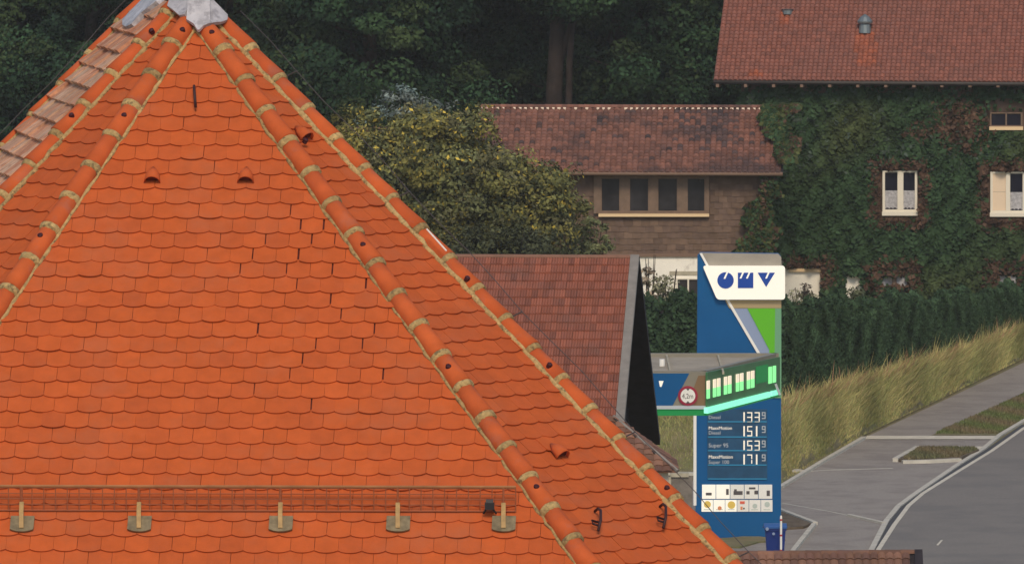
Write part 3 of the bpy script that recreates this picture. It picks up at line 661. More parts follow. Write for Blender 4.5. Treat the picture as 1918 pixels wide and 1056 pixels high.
# short grass on the island, verge
def tuft_field(name, poly, z, count, hmin, hmax, cols, label):
    r = random.Random(len(name)); P = [V((*g(*q), 0)) for q in poly]; xs_ = [p.x for p in P]; ys_ = [p.y for p in P]; V_, F_, T_ = [], [], []
    def inside(x, y):
        c = False; j = len(P) - 1
        for i in range(len(P)):
            if (P[i].y > y) != (P[j].y > y) and x < (P[j].x - P[i].x)*(y - P[i].y)/(P[j].y - P[i].y) + P[i].x: c = not c
            j = i
        return c
    while len(F_) < count:
        x, y = r.uniform(min(xs_), max(xs_)), r.uniform(min(ys_), max(ys_))
        if not inside(x, y): continue
        h = r.uniform(hmin, hmax); w = r.uniform(.01, .022); a = r.uniform(0, 3.1); d = V((math.cos(a)*w, math.sin(a)*w, 0)); p = V((x, y, z)); b0 = len(V_)
        V_ += [p - d, p + d, p + V((r.uniform(-.03, .03), r.uniform(-.03, .03), h))]; F_.append((b0, b0+1, b0+2))
        k = .5 + .5*math.sin(x*3.1 + y*1.3); c_ = [a_*k + b_*(1 - k) for a_, b_ in zip(*cols)]; br = r.uniform(.7, 1.3); T_.append(tuple(q*br for q in c_) + (1,))
    me = bpy.data.meshes.new(name); me.from_pydata(V_, [], F_); at_ = me.attributes.new('tint', 'FLOAT_COLOR', 'FACE'); at_.data.foreach_set('color', np.array(T_, dtype=np.float32).ravel()); me.materials.append(MATS['leaf'])
    o = bpy.data.objects.new(name, me); COL.objects.link(o); return tag(o, label, 'grass', kind='stuff')
tuft_field('island_grass', [(1692, 863), (1705, 866), (1797, 860), (1832, 846), (1824, 843), (1722, 842)], .07, 5000, .03, .08, ((.19, .15, .085), (.14, .14, .07)), 'short dry grass on the small traffic island by the road')
tuft_field('verge_grass', [(1750, 812), (1870, 812), (1918, 786), (1990, 745), (1990, 703), (1918, 738)], .004, 14000, .03, .09, ((.20, .155, .09), (.135, .165, .06)), 'short green and brown grass on the verge between footpath and road')
# orchard tree
TP = [(0.112, 0.108, 0.036), (0.092, 0.094, 0.036), (0.078, 0.084, 0.038), (0.130, 0.115, 0.034), (0.082, 0.078, 0.038)]
tc = at(880, 345, 236); tree = thing('orchard_tree', (tc.x, 236, .8), 'broad olive and yellow autumn tree in front of the long low roof', 'tree')
_L = [(21, -1.25, .25, 2.45, 2.0, 470), (22, 1.25, -.75, 2.0, 1.55, 330), (23, .1, -.5, 2.6, 1.6, 200)]; CL_ = []
for sd_, ox, oz, rx_, rz_, nc_ in _L:
    c0, n0, t0 = crown_points(sd_, rx_, 2.3, rz_, nc_, 74, .40, TP, .35, .2, (.75, 1.25)); CL_.append((c0 + np.array([ox, 0, oz]), n0, t0*1.5))
C = np.concatenate([q[0] for q in CL_]); Nn = np.concatenate([q[1] for q in CL_]); T = np.concatenate([q[2] for q in CL_])
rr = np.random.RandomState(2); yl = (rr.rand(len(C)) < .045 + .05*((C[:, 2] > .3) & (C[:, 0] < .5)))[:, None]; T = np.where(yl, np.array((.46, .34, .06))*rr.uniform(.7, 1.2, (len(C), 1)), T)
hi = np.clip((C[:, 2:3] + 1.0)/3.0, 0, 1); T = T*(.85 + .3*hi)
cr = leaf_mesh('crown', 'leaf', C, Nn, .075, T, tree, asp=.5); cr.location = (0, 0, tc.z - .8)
mb = trunk_mb(tc.z + .2, .16, 9, 9, 2.2, .45); q = mb.build('trunk', 'bark', tree, local=True)
# smaller bushes: (px, py, Y, rx, rz, palette, name, label)
SH = [(760, 205, 250, 1.25, .8, [(0.17, 0.20, 0.18), (0.12, 0.16, 0.15)], 'silver_shrub', 'pale silvery shrub showing above the yellowing orchard tree', .30),
      (628, 250, 240, .55, .7, [(0.11, 0.10, 0.03)], 'young_shrub', 'small olive shrub peeking out behind the orange roof edge', .6),
      (1095, 452, 238, .75, .75, [(0.15, 0.16, 0.075), (0.10, 0.11, 0.05)], 'garden_shrub', 'light green shrub below the right end of the orchard tree', .9),
      (940, 468, 233, 2.2, .8, [(0.07, 0.075, 0.035), (0.05, 0.055, 0.03)], 'low_bush', 'dark low bush behind the ridge of the barn', 1.0),
      (1243, 545, 228, .50, .75, [(0.30, 0.28, 0.18), (0.16, 0.16, 0.09)], 'climbing_bush', 'sparse pale bush against the white annex wall left of the price sign', .12),
      (1217, 530, 229, .22, .85, [(0.36, 0.28, 0.20)], 'thin_bush', 'thin twiggy plant against the white wall beside the barn gable', .16),
      (1507, 552, 236, .36, .42, [(0.26, 0.25, 0.16), (0.20, 0.15, 0.11)], 'wall_bush', 'sparse bush against the white wall just right of the price sign', .05),
      (1606, 556, 240, .18, .22, [(0.10, 0.11, 0.06)], 'small_bush', 'tiny bush before the small patch of white wall', .35)]
for k, (px, py, Y, rx, rz, pal, nm, lab, dens) in enumerate(SH):
    c = at(px, py, Y); t = thing(nm, (c.x, Y, 0.9), lab, 'shrub')
    C, Nn, T = crown_points(60 + k, rx, rx*.8, rz, max(10, int(90*rx*rz*dens) + 8), 34, .22, pal, .4, .2)
    cr = leaf_mesh('crown', 'leaf', C, Nn, .07, T, t, asp=.45); cr.location = (0, 0, c.z - .9)
    mb = MB(); rq = random.Random(k); H_ = c.z - .9
    for q in range(7):
        a = rq.uniform(0, 6.28); rx_ = rx*rq.uniform(.2, .9); top = V((math.cos(a)*rx_, math.sin(a)*rx_*.7, H_ + rz*rq.uniform(.2, .95))); mb.tube([V((math.cos(a)*.05, math.sin(a)*.05, 0)), V((top.x*.4, top.y*.4, H_*.6)), top], [.03, .022, .008], 5)
    mb.build('stems', 'bark', t, local=True)

# ------------------------------------------------------------------ the barn with the dark gable
BA = R(-3.9); BP = R(28); u, v, n_ = slope_frame(BA, BP)
rt = at(1196, 484, 165); LB = 9.0; WB = 7.5
barn = thing('barn', (rt.x - 2, rt.y, 0), 'barn with a red brown tiled roof, grey bargeboard and dark open gable', 'barn')
O = rt - u*WB
tile_sheet(MB(), O, u, v, n_, WB - .16, LB, 0.108, 0.298, 0.024, 0.03, waves=2, seed=21, lift=.008).build('roof_tiles', 'barn_tile', barn, kind='stuff')
mb = MB(); q = [O, rt, rt + v*LB, O + v*LB]; mb.prism([p - n_*.02 for p in q], [p - n_*.10 for p in q]); mb.build('roof_deck', 'dark_wood', barn)
u2, v2, n2 = slope_frame(BA + math.pi, BP)
q = [O, rt, rt + v2*LB, O + v2*LB]; mb = MB(); mb.prism([p + n2*.04 for p in q], [p - n2*.06 for p in q]); mb.build('back_roof', 'dark_wood', barn)
mb = MB(); mb.obox(rt + v*LB*.5 - u*.07 + n_*.02, u, v, n_, .085, LB*.5, .07); mb.build('bargeboard', 'grey_board', barn)
mb = MB(); mb.obox(rt + v2*LB*.5 - u*.04 - n2*.03, u, v2, n2, .06, LB*.5, .075); mb.build('bargeboard', 'dark_wood', barn)
mb = MB(); mb.tube([O + V((0, 0, .02)), rt + V((0, 0, .02)) - u*.02], .05, 8); mb.build('ridge_cap', 'brown_tile', barn)
g0 = rt - u*.55; half = LB*.98; dn = V((0, 0, 1))
A_, B_, C_ = g0 - dn*.08, g0 + v*half - dn*.08, g0 + v2*half - dn*.08
rb = random.Random(2); nb_ = 40; hor = (C_ - B_); 
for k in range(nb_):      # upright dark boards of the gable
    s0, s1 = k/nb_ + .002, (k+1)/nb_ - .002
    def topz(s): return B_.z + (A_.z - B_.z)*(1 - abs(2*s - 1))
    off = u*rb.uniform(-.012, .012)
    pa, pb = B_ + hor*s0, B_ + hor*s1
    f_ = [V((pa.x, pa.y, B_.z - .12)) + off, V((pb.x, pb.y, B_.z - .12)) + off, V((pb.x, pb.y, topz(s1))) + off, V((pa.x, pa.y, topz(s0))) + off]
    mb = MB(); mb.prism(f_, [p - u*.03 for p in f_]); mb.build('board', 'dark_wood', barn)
mb = MB(); c0 = B_ + hor*.42; mb.obox(V((c0.x, c0.y, B_.z + .75)) + u*.03, hor.normalized(), dn, u, 3.2, .22, .03); mb.build('tie_beam', 'shingle', barn)
mb = MB(); w0, w1 = g0 + v*half*.9, g0 + v2*half*.9
mb.hexa([V((p.x, p.y, 0)) for p in (w0 - u*2.2, w0 - u*(WB-.6), w1 - u*(WB-.6), w1 - u*2.2)] + [V((p.x, p.y, w0.z - .35)) for p in (w0 - u*2.2, w0 - u*(WB-.6), w1 - u*(WB-.6), w1 - u*2.2)]); mb.build('walls', 'dark_wood', barn)

# ------------------------------------------------------------------ hipped shed roof peeping out beside the orange roof
pk = at(1150, 786, 128); pe = at(1272, 896, 126.5)
shed = thing('shed', (pk.x, 128, 0), 'small shed with a weathered brown hipped roof beside the orange roof edge', 'shed')
hw = pe.x - pk.x; hd = pk.z - pe.z; cy = pk.y + .4
cs = [V((pk.x - hw, cy - hw, pe.z)), V((pk.x + hw, cy - hw, pe.z)), V((pk.x + hw, cy + hw, pe.z)), V((pk.x - hw, cy + hw, pe.z))]; top = V((pk.x, cy, pk.z))
mb = MB(); mb.add(cs + [top], [(0,1,4), (1,2,4), (2,3,4), (3,0,4), (3,2,1,0)]); mb.build('roof_deck', 'brown_tile', shed)
sp = math.atan2(hd, hw); Ls = math.hypot(hd, hw)
for yaw in (0, math.pi/2):
    u, v, n_ = slope_frame(yaw, sp); O = top - u*hw + n_*.01
    tile_sheet(MB(), O, u, v, n_, 2*hw, Ls, .14, .12, .02, .015, seed=4, skip=lambda a, b: abs(a - hw) > b*hw/Ls - .03).build('roof_tiles', 'brown_tile', shed, kind='stuff')
mb = MB(); mb.tube([top + V((0, 0, .02)), cs[1] + V((0, 0, .03))], .028, 6); mb.build('hip_cap', 'grey_board', shed)
mb = MB(); mb.box((pk.x - hw*.85, cy - hw*.85, 0), (pk.x + hw*.85, cy + hw*.85, pe.z)); mb.build('wall', 'plain_wall', shed)

# ------------------------------------------------------------------ low tiled roof at the bottom edge
lr0, lr1 = at(1330, 1037, 150), at(1718, 1034, 150); u, v, n_ = slope_frame(0, R(38)); u = (lr1 - lr0).normalized(); n_ = u.cross(-v).normalized()
lowb = thing('low_building', ((lr0.x + lr1.x)/2, 150, 0), 'low building whose brown tiled ridge crosses the bottom of the view', 'building')
Wl = (lr1 - lr0).length; tp = 15.0*150/F; ga = .17
tm = tile_sheet(MB(), V((0, 0, 0)), V((1, 0, 0)), V((0, -1, 0)), V((0, 0, 1)), tp, ga, tp, ga, .035, .03, lift=0).build('tile', 'brown_tile'); tme_ = tm.data; bpy.data.objects.remove(tm)
rot = Matrix((u, -v, n_)).transposed().to_4x4(); ncol = int(Wl/tp); r = random.Random(6)
for j in range(3):
    for i in range(ncol):
        p = lr0 + u*(i*tp) + v*(j*ga + .05) + n_*(.03 + r.uniform(0, .006)); inst(tme_, 'tile', Matrix.Translation(p) @ rot, lowb)
tile_sheet(MB(), lr0 + v*(3*ga + .05) + n_*.03, u, v, n_, Wl, 12*ga, tp, ga, .035, .03, seed=8).build('roof_tiles', 'brown_tile', lowb, kind='stuff')
mb = MB(); q = [lr0, lr1, lr1 + v*2.7, lr0 + v*2.7]; mb.prism(q, [p - n_*.1 for p in q]); mb.build('roof_deck', 'dark_wood', lowb)
mb = MB(); v2 = V((0, math.cos(R(38)), -math.sin(R(38)))); q = [lr0, lr1, lr1 + v2*2.7, lr0 + v2*2.7]; mb.prism(q, [p - V((0, 0, .1)) for p in q]); mb.build('back_roof', 'brown_tile', lowb)
cm = MB(); cm.prism([V((0, a*.9, b*.8)) for a, b in arc], [V((.30, a*.8, b*.75)) for a, b in arc]); co = cm.build('ridge_tile', 'brown_tile'); cme_ = co.data; bpy.data.objects.remove(co)
for k in range(int(Wl/.28)): inst(cme_, 'ridge_tile', Matrix.Translation(lr0 + u*(k*.28) + V((0, 0, -.01))), lowb)
mb = MB(); mb.obox(lr1 + v*1.35 + u*.02 + n_*.02, u, v, n_, .07, 1.35, .06); mb.build('bargeboard', 'dark_wood', lowb)
mb = MB(); mb.box((lr0.x, 148.3, 0), (lr1.x - .1, 151.7, lr0.z - 1.3)); mb.build('wall', 'plain_wall', lowb)

# ------------------------------------------------------------------ fuel station canopy
FV = VP((0, 181, 0), 0.0); fr_b = FV.pt(1325, 777); bk = at(1462, 742, 186.0)
ang = math.atan2(bk.y - fr_b.y, bk.x - fr_b.x); SV = VP((fr_b.x, fr_b.y, 0), ang)
can = thing('station_canopy', (FV.pt(1180, 777).x, 184, 0), 'fuel station canopy with green lit strips and a blue panel before the price sign', 'canopy')
zb, zt_ = fr_b.z, FV.pt(1325, 697).z
fl = FV.pt(1010, 700); dirS = SV.u*((V((bk.x, bk.y, 0)) - V((fr_b.x, fr_b.y, 0))).length)
foot = [V((fl.x, 181.02, 0)), V((fr_b.x - .02, 181.02, 0)), V((fr_b.x - .02, 181.02, 0)) + dirS*.985, V((fl.x, 181.02 + dirS.y*.985, 0))]
mb = MB(); mb.hexa([p + V((0, 0, zb + .06)) for p in foot] + [p + V((0, 0, zt_ - .05)) for p in foot]); mb.build('deck', 'deck_grey', can)
mb = MB(); FV.rect(mb, 1000, 697, 1325, 760, 0, .05); mb.build('front_fascia', 'fascia_grey', can)
mb = MB(); FV.prism(mb, [(1010, 759), (1260, 759), (1291, 699), (1010, 699)], .05, .058); mb.build('blue_panel', 'sign_blue', can)
mb = MB(); FV.prism(mb, [(1300, 759), (1321, 759), (1321, 703), (1308, 703), (1298, 730)], .05, .056); mb.build('brown_panel', 'fascia_brown', can)
mb = MB(); FV.prism(mb, [(1236, 724), (1239, 724), (1243, 713), (1234, 713)], .058, .064); mb.build('letter', 'lit_white', can)
mb = MB(); FV.rect(mb, 1000, 759.5, 1325, 766, 0, .07); mb.build('light_strip', 'lit_grey', can)
mb = MB(); FV.rect(mb, 1000, 766, 1325, 778, 0, .03); mb.build('green_edge', 'green_dark', can)
# roof edge with its seams
mb = MB()
for a, b in ((0, 1), (1, 2), (2, 3), (3, 0)):
    d = (foot[b] - foot[a]).normalized(); nn = V((-d.y, d.x, 0)); c = (foot[a] + foot[b])/2 + nn*.07; c.z = zt_ - .02; mb.obox(c, d, nn, dn, (foot[b] - foot[a]).length/2, .06, .045)
mb.build('roof_edge', 'fascia_grey', can)
for px in (1254, 1352): 
    x = (px - W0/2)/F*183; mb = MB(); mb.box((x - .02, 181.1, zt_ - .05), (x + .02, 181 + dirS.y*.97, zt_ + .0)); mb.build('seam', 'concrete_light', can)
mb = MB(); p = on_z(1240, 681, zt_); mb.tube([p - V((0, 0, .06)), p + V((0, 0, .10))], .06, 10); mb.build('roof_vent', 'sign_white', can)
# side fascia, in depth
def sx(px): return (px - 1325)/(1462 - 1325)
def sy(px, top): return (697 - 29*sx(px)) if top else (777 - 36*sx(px))
def srect(mb, x0, x1, t0, t1, o0, o1):    # t from 0 at the upper edge to 1 at the lower edge
    yy = lambda x, t: sy(x, True) + (sy(x, False) - sy(x, True))*t
    SV.prism(mb, [(x0, yy(x0, t1)), (x1, yy(x1, t1)), (x1, yy(x1, t0)), (x0, yy(x0, t0))], o0, o1)
mb = MB(); srect(mb, 1325, 1461, 0, .83, 0, .04); mb.build('side_fascia', 'fascia_green', can)
for k, x0 in enumerate((1325, 1337, 1357.5, 1380, 1400.5, 1441)):  # paired glowing stripes on the side fascia, drawn by emission
    for q in range(2):
        xa = x0 + q*7.8
        if k == 0 and q == 1: continue
        mb = MB(); srect(mb, xa, xa + 5.0, .40, .62, .04, .06); mb.build('glowing_stripe', 'lit_green', can)
        mb = MB(); srect(mb, xa, xa + 5.0, .20, .40, .04, .06); mb.build('glowing_stripe', 'lit_cream' if k < 5 else 'lit_green', can)
mb = MB(); srect(mb, 1417, 1438, .12, .55, .04, .05); mb.build('green_panel', 'green_dark', can)
mb = MB(); srect(mb, 1326, 1443, .83, .965, .0, .09); mb.build('light_strip', 'lit_teal', can)
mb = MB(); srect(mb, 1446, 1460, .83, .955, .0, .08); mb.build('light_strip', 'lit_teal', can)
mb = MB(); srect(mb, 1325, 1462, .97, 1.01, .0, .05); mb.build('green_edge', 'green_dark', can)
mb = MB(); SV.prism(mb, [(1451, 719), (1455, 718), (1463, 739), (1459, 740)], .09, .10); mb.build('edge_line', 'sign_white', can)
for px in (1060, 1195):
    x = (px - W0/2)/F*183.5; mb = MB(); mb.tube([(x, 183.5, 0), (x, 183.5, zb + .08)], .16, 12); mb.build('column', 'fascia_grey', can)
# height limit sign
cx, cy_ = 1288.5, 741
hs = thing('height_limit_sign', tuple(FV.pt(cx, 760, .06)), 'round red and white height limit sign reading 4,2m on the canopy', 'sign')
mb = MB(); FV.prism(mb, disc(cx, cy_, 18.5, 28), .062, .085); mb.build('rim', 'sign_red', hs)
mb = MB(); FV.prism(mb, disc(cx, cy_, 13.8, 24), .085, .089); mb.build('face', 'sign_white', hs)
text_part('4,2m', 'lettering', 'icon_dark', FV, cx - 11.2, cy_ + 4.8, 9.5, .091, hs, None, 0.82)
for yy in (cy_ - 12, cy_ + 12):
    s_ = -1 if yy < cy_ else 1
    mb = MB(); FV.prism(mb, [(cx - 4, yy + 2*s_), (cx + 4, yy + 2*s_), (cx, yy - 2.6*s_)], .089, .092); mb.build('arrow', 'icon_dark', hs)

# ------------------------------------------------------------------ the price pylon
PV = VP((0, 199.6, 0), 0.0); base = PV.pt(1383, 1003); pyl = thing('price_pylon', (base.x, 199.8, 0), 'tall blue fuel price sign with white OMV panel, green corner and lit prices', 'sign')
mb = MB(); PV.prism(mb, [(1303, 1006), (1463, 1006), (1463, 481), (1459, 476), (1312, 474), (1307, 480)], -.42, 0); body = mb.build('body', 'sign_blue', pyl)
mb = MB(); PV.prism(mb, [(1326, 498), (1463.5, 498), (1463.5, 482), (1458, 475.5), (1313, 473.5)], 0, .03); mb.build('grey_cap', 'sign_grey', pyl)
mb = MB(); PV.prism(mb, [(1358, 562), (1463.5, 562), (1463.5, 577), (1366, 577)], 0, .03); mb.build('beige_band', 'sign_beige', pyl)
mb = MB(); PV.prism(mb, [(1368, 577.5), (1403, 577.5), (1441, 655), (1441, 700), (1427, 668)], 0, .02); mb.build('lilac_panel', 'sign_lilac', pyl)
mb = MB(); PV.prism(mb, [(1400, 577.5), (1452, 577.5), (1450, 720), (1441, 700), (1441, 655)], .02, .038); mb.build('lime_panel', 'sign_lime', pyl)
mb = MB(); PV.rect(mb, 1446, 577.5, 1463.5, 745, .0, .036); mb.build('glass_strip', 'sign_glass', pyl)
mb = MB(); PV.prism(mb, [(1310, 474), (1315, 474), (1328, 498), (1323, 498)], .03, .04); mb.build('edge_line', 'sign_white', pyl)
mb = MB(); PV.prism(mb, [(1359, 560), (1364.5, 560), (1428, 668), (1422, 668)], .03, .04); mb.build('edge_line', 'sign_white', pyl)
def rounded(pts, r_):
    out = []
    for i, p in enumerate(pts):
        a, b = pts[i-1], pts[(i+1) % len(pts)]; P_ = V((*p, 0)); da = (V((*a, 0)) - P_).normalized()*r_; db = (V((*b, 0)) - P_).normalized()*r_
        for t in (0, .25, .5, .75, 1): q = (P_ + da)*(1-t)**2 + P_*2*t*(1-t) + (P_ + db)*t*t; out.append((q.x, q.y))
    return out
mb = MB(); PV.prism(mb, rounded([(1343, 561), (1470.5, 561), (1470.5, 498), (1316, 498)], 6), .04, .16); lp = mb.build('logo_panel', 'lit_white', pyl)
mb = MB(); PV.prism(mb, disc(1359, 525, 15.4, 32), .16, .17); mb.build('letter', 'logo_blue', lp, pyl)
mb = MB(); PV.rect(mb, 1382, 510.5, 1411, 539.5, .16, .17); mb.build('letter', 'logo_blue', lp, pyl)
mb = MB(); PV.prism(mb, [(1435, 537.5), (1451.5, 510.5), (1419, 510.5)], .16, .17); mb.build('letter', 'logo_blue', lp, pyl)
for (x, y) in ((1358, 517.5), (1388, 517), (1400, 517), (1436, 517)):
    mb = MB(); PV.prism(mb, [(x - 2.8, y + 4.5), (x + .6, y + 4.5), (x + 5.8, y - 7.2), (x + 2.4, y - 7.2)], .17, .176); mb.build('letter_notch', 'lit_white', lp, pyl)
# price board
mb = MB(); PV.rect(mb, 1325, 766, 1437, 897, 0, .015); pb = mb.build('price_board', 'board_blue', pyl)
for y in (789.5, 818, 843.5, 870.5, 896.5): mb = MB(); PV.rect(mb, 1326, y - 1.2, 1436, y + 1.0, .015, .03); mb.build('divider', 'line_cyan', pb, pyl)
SEG = {'0': 'abcdef', '1': 'bc', '3': 'abgcd', '5': 'afgcd', '7': 'abc', '9': 'abcdfg'}
def digit(ch, x, y, w, h, mat):
    t = 1.9 if h > 14 else 1.5; mb = MB(); m = y + h/2
    R_ = {'a': (x, y, x+w, y+t), 'd': (x, y+h-t, x+w, y+h), 'g': (x, m-t/2, x+w, m+t/2), 'f': (x, y+t, x+t, m-t/2), 'e': (x, m+t/2, x+t, y+h-t), 'b': (x+w-t, y+t, x+w, m-t/2), 'c': (x+w-t, m+t/2, x+w, y+h-t)}
    if ch == '1': PV.rect(mb, x + w*.25, y, x + w*.25 + 2.8, y+h, .015, .03)
    else:
        for s_ in SEG[ch]: PV.rect(mb, *R_[s_], .015, .03)
    mb.build('digit', mat, pb, pyl)
for (y, txt) in ((771.5, '133'), (797.5, '151'), (824.5, '153'), (850.5, '171')):
    for k, ch in enumerate(txt): digit(ch, (1390, 1399.5, 1413.5)[k], y, 9.5, 19, 'lit_digit')
    digit('9', 1427, y, 6.8, 12.5, 'lit_grey')
for s_, x, y, h in (('Diesel', 1327, 784, 6.5), ('MaxxMotion', 1327, 804, 6.2), ('Diesel', 1327, 813, 6.5), ('Super 95', 1327, 837, 7.5), ('MaxxMotion', 1327, 858, 6.4), ('Super 100', 1327, 868, 6.8)):
    text_part(s_, 'lettering', 'lit_digit' if 'M' in s_ else 'lit_grey', PV, x, y, h, .018, pb, pyl, 1.0)
# pictogram tiles
for k in range(5):
    x = 1315 + k*26.5; mb = MB(); PV.rect(mb, x, 907, x + 25.4, 933.5, 0, .02); pt_ = mb.build('pictogram', 'lit_white' if k < 2 else 'sign_white', pyl)
    sh_ = [[(1322, 922, 1333, 927)], [(1360, 915, 1365, 926)], [(1374, 919, 1391, 926), (1375, 915.5, 1380, 919)], [(1403, 912, 1415, 915.5), (1398, 919, 1404, 925), (1413, 918, 1420, 925)], [(1436, 918, 1442, 928)]][k]
    for b_ in sh_: mb = MB(); PV.rect(mb, *b_, .02, .026); mb.build('icon', 'icon_dark', pt_, pyl)
for k in range(6):
    x = 1314 + k*22.3; mb = MB(); PV.rect(mb, x, 935.5, x + 21.4, 957.5, 0, .02); pt_ = mb.build('pictogram', 'lit_white' if k < 3 else 'sign_white', pyl)
    if k == 3:
        for b_, mt in (((x + 5, 938, x + 14, 943), 'icon_red'), ((x + 6, 948, x + 10, 954), 'icon_orange'), ((x + 11, 950, x + 14, 953), 'icon_dark')): mb = MB(); PV.rect(mb, *b_, .02, .026); mb.build('icon', mt, pt_, pyl)
    else:
        cx_, cy2, r2, mt = [(1325, 944, 6.5, 'icon_yellow'), (1348, 951, 3.8, 'icon_orange'), (1370, 945, 7.2, 'icon_yellow'), None, (1414, 947, 4.5, 'icon_pale'), (1437, 944, 5, 'icon_pale')][k]
        mb = MB(); PV.prism(mb, disc(cx_, cy2, r2, 16), .02, .026); mb.build('icon', mt, pt_, pyl)
        mb = MB(); PV.rect(mb, cx_ - 7, 953, cx_ + 6, 954.2, .02, .025); mb.build('icon', 'icon_pale', pt_, pyl)
mb = MB(); PV.rect(mb, 1299, 690, 1304.5, 946, -.2, .02); mb.build('edge_trim', 'sign_white', pyl)

# wheelie bin, marker post, concrete wall
bx = at(1452, 984, 192.0); wb = thing('wheelie_bin', (bx.x, 192, 0), 'blue wheelie bin at the foot of the price sign', 'bin')
hz = bx.z; hw = .225
mb = MB(); f0 = [V((bx.x + a*.17, 192 + b*.2, .06)) for a, b in ((-1,-1),(1,-1),(1,1),(-1,1))]; f1 = [V((bx.x + a*hw, 192 + b*.27, hz - .09)) for a, b in ((-1,-1),(1,-1),(1,1),(-1,1))]; mb.hexa(f0 + f1); mb.build('tub', 'bin_blue', wb)
mb = MB(); mb.box((bx.x - hw - .02, 191.71, hz - .085), (bx.x + hw + .02, 192.30, hz - .04)); mb.build('rim', 'bin_blue', wb)
mb = MB(); sec = [(-.31, -.035), (-.31, .0), (-.12, .055), (.12, .05), (.30, 0), (.30, -.035)]
mb.prism([V((bx.x - hw - .03, 192 + a, hz + b)) for a, b in sec], [V((bx.x + hw + .03, 192 + a, hz + b)) for a, b in sec]); mb.build('lid', 'bin_lid', wb)
mb = MB(); mb.tube([(bx.x - hw - .06, 192.33, hz - .06), (bx.x + hw + .06, 192.33, hz - .06)], .016, 8); mb.build('handle', 'bin_blue', wb)
for sx_ in (-1, 1): mb = MB(); mb.tube([(bx.x + sx_*.20, 192.2, .1), (bx.x + sx_*.25, 192.2, .1)], .1, 14); mb.build('wheel', 'black', wb)
mb = MB(); PVb = VP((0, 191.70, 0), 0); PVb.prism(mb, disc(1449, 999, 2.6, 12), .02, .04); mb.build('badge', 'sign_lilac', wb)
mb = MB(); PVb.prism(mb, disc(1437, 990, 3.2, 12), -.02, .05); mb.build('latch', 'sign_lilac', wb)
pp = at(1463, 967, 191.4); mp = thing('marker_post', (pp.x, 191.4, 0), 'slim white and red banded post in front of the blue bin', 'post')
mb = MB(); mb.tube([(pp.x, 191.4, 0), (pp.x, 191.4, pp.z), (pp.x, 191.4, pp.z + .03)], [.026, .026, .008], 10); mb.build('pole', 'sign_white', mp)
for z in (pp.z - .07, pp.z - .42, pp.z - .76): mb = MB(); mb.tube([(pp.x, 191.4, z - .02), (pp.x, 191.4, z + .02)], .029, 10); mb.build('band', 'post_red', mp)
q0, q1 = at(1250, 890, 196), at(1300, 890, 196); cw = thing('concrete_wall', (q0.x, 196, 0), 'stained grey concrete wall left of the price sign', 'wall')
WV = VP((0, 196, 0), 0)
mb = MB(); WV.rect(mb, 1180, 893, 1297, 1060, -.25, 0); mb.build('wall', 'concrete', cw)
mb = MB(); WV.rect(mb, 1256, 886, 1290, 893, -.3, .05); mb.build('coping', 'concrete_light', cw)
mb = MB(); WV.rect(mb, 1252, 893, 1257, 912, 0, .04); mb.build('edge_stone', 'concrete_light', cw)

# ------------------------------------------------------------------ the orange polygonal tile roof in front
class Face:
    def __init__(s, p, q, yaw):        # plane that holds the line p-q and the horizontal direction of that yaw
        s.u = V((math.cos(yaw), math.sin(yaw), 0)); d = (q - p); n = s.u.cross(d).normalized()
        if n.z < 0: n = -n
        s.n = n; s.up = n.cross(s.u).normalized(); s.o = p.copy()
    def px(s, x, y, off=0.0): return on_plane(x, y, s.o + s.n*off, s.n)
    def uv(s, p): d = p - s.o; return (d.dot(s.u), d.dot(s.up))
    def xyz(s, a, b, c=0.0): return s.o + s.u*a + s.up*b + s.n*c
APX = at(365, 26, 67.6)
_u, _v, _n = slope_frame(R(-3), R(45))
Ff = Face(APX, APX + _v, R(-3))
def l1R(y): return (413 + .7135*(y - 94), y)
def l2R(y): return (463 + .941*(y - 95), y)
def l1L(y): return (325 - .664*(y - 86), y)
def l2L(y): return (318 - .906*(y - 30), y)
def l3L(y): return (231 - .933*(y - 44), y)
def line_on(face, fn, ya, yb): return face.px(*fn(ya)), face.px(*fn(yb))
h1R = line_on(Ff, l1R, 60, 900); h1L = line_on(Ff, l1L, 60, 500)
Fr = Face(h1R[0], h1R[1], R(46)); Fl = Face(h1L[0], h1L[1], R(-46))
h2R = line_on(Fr, l2R, 60, 900); h2L = line_on(Fl, l2L, 60, 400)
Fs = Face(h2L[0], h2L[1], R(-79)); h3L = line_on(Fs, l3L, 60, 260)
ZE = Ff.px(365, 1215).z
def at_z(h, z): d = h[1] - h[0]; return h[0] + d*((z - h[0].z)/d.z)
ZT = APX.z + .25
E = [at_z(h, ZE) for h in (h3L, h2L, h1L, h1R, h2R)]; Tp = [at_z(h, APX.z - .03) for h in (h3L, h2L, h1L, h1R, h2R)]
roofb = thing('tower_building', (APX.x, APX.y, 0), 'large polygonal roof of bright orange beaver tail tiles with mortared hips', 'building')
def half(face, h, inside):       # 2D half plane of a hip line in the coordinates of a face
    a, b = V(face.uv(h[0])), V(face.uv(h[1])); d = (b - a).normalized(); nn = V((-d.y, d.x)); c = V(face.uv(inside))
    if (c - a).dot(nn) < 0: nn = -nn
    return a, nn
def clip(poly, a, nn):
    out = []
    for i in range(len(poly)):
        p, q = V(poly[i]), V(poly[(i+1) % len(poly)]); dp, dq = (p - a).dot(nn), (q - a).dot(nn)
        if dp >= 0: out.append((p.x, p.y))
        if dp*dq < 0: t = dp/(dp - dq); m = p + (q - p)*t; out.append((m.x, m.y))
    return out
TSTEP = .0145
TW, TL, TT, SAG = .1785, .155, .010, .023
def outline(w, length):
    pts = [(-w/2, length), (-w/2, SAG)]
    for k in range(1, 8): a = -1 + 2*k/8; pts.append((a*w/2, SAG*(abs(a)**2.2)))
    return pts + [(w/2, SAG), (w/2, length)]
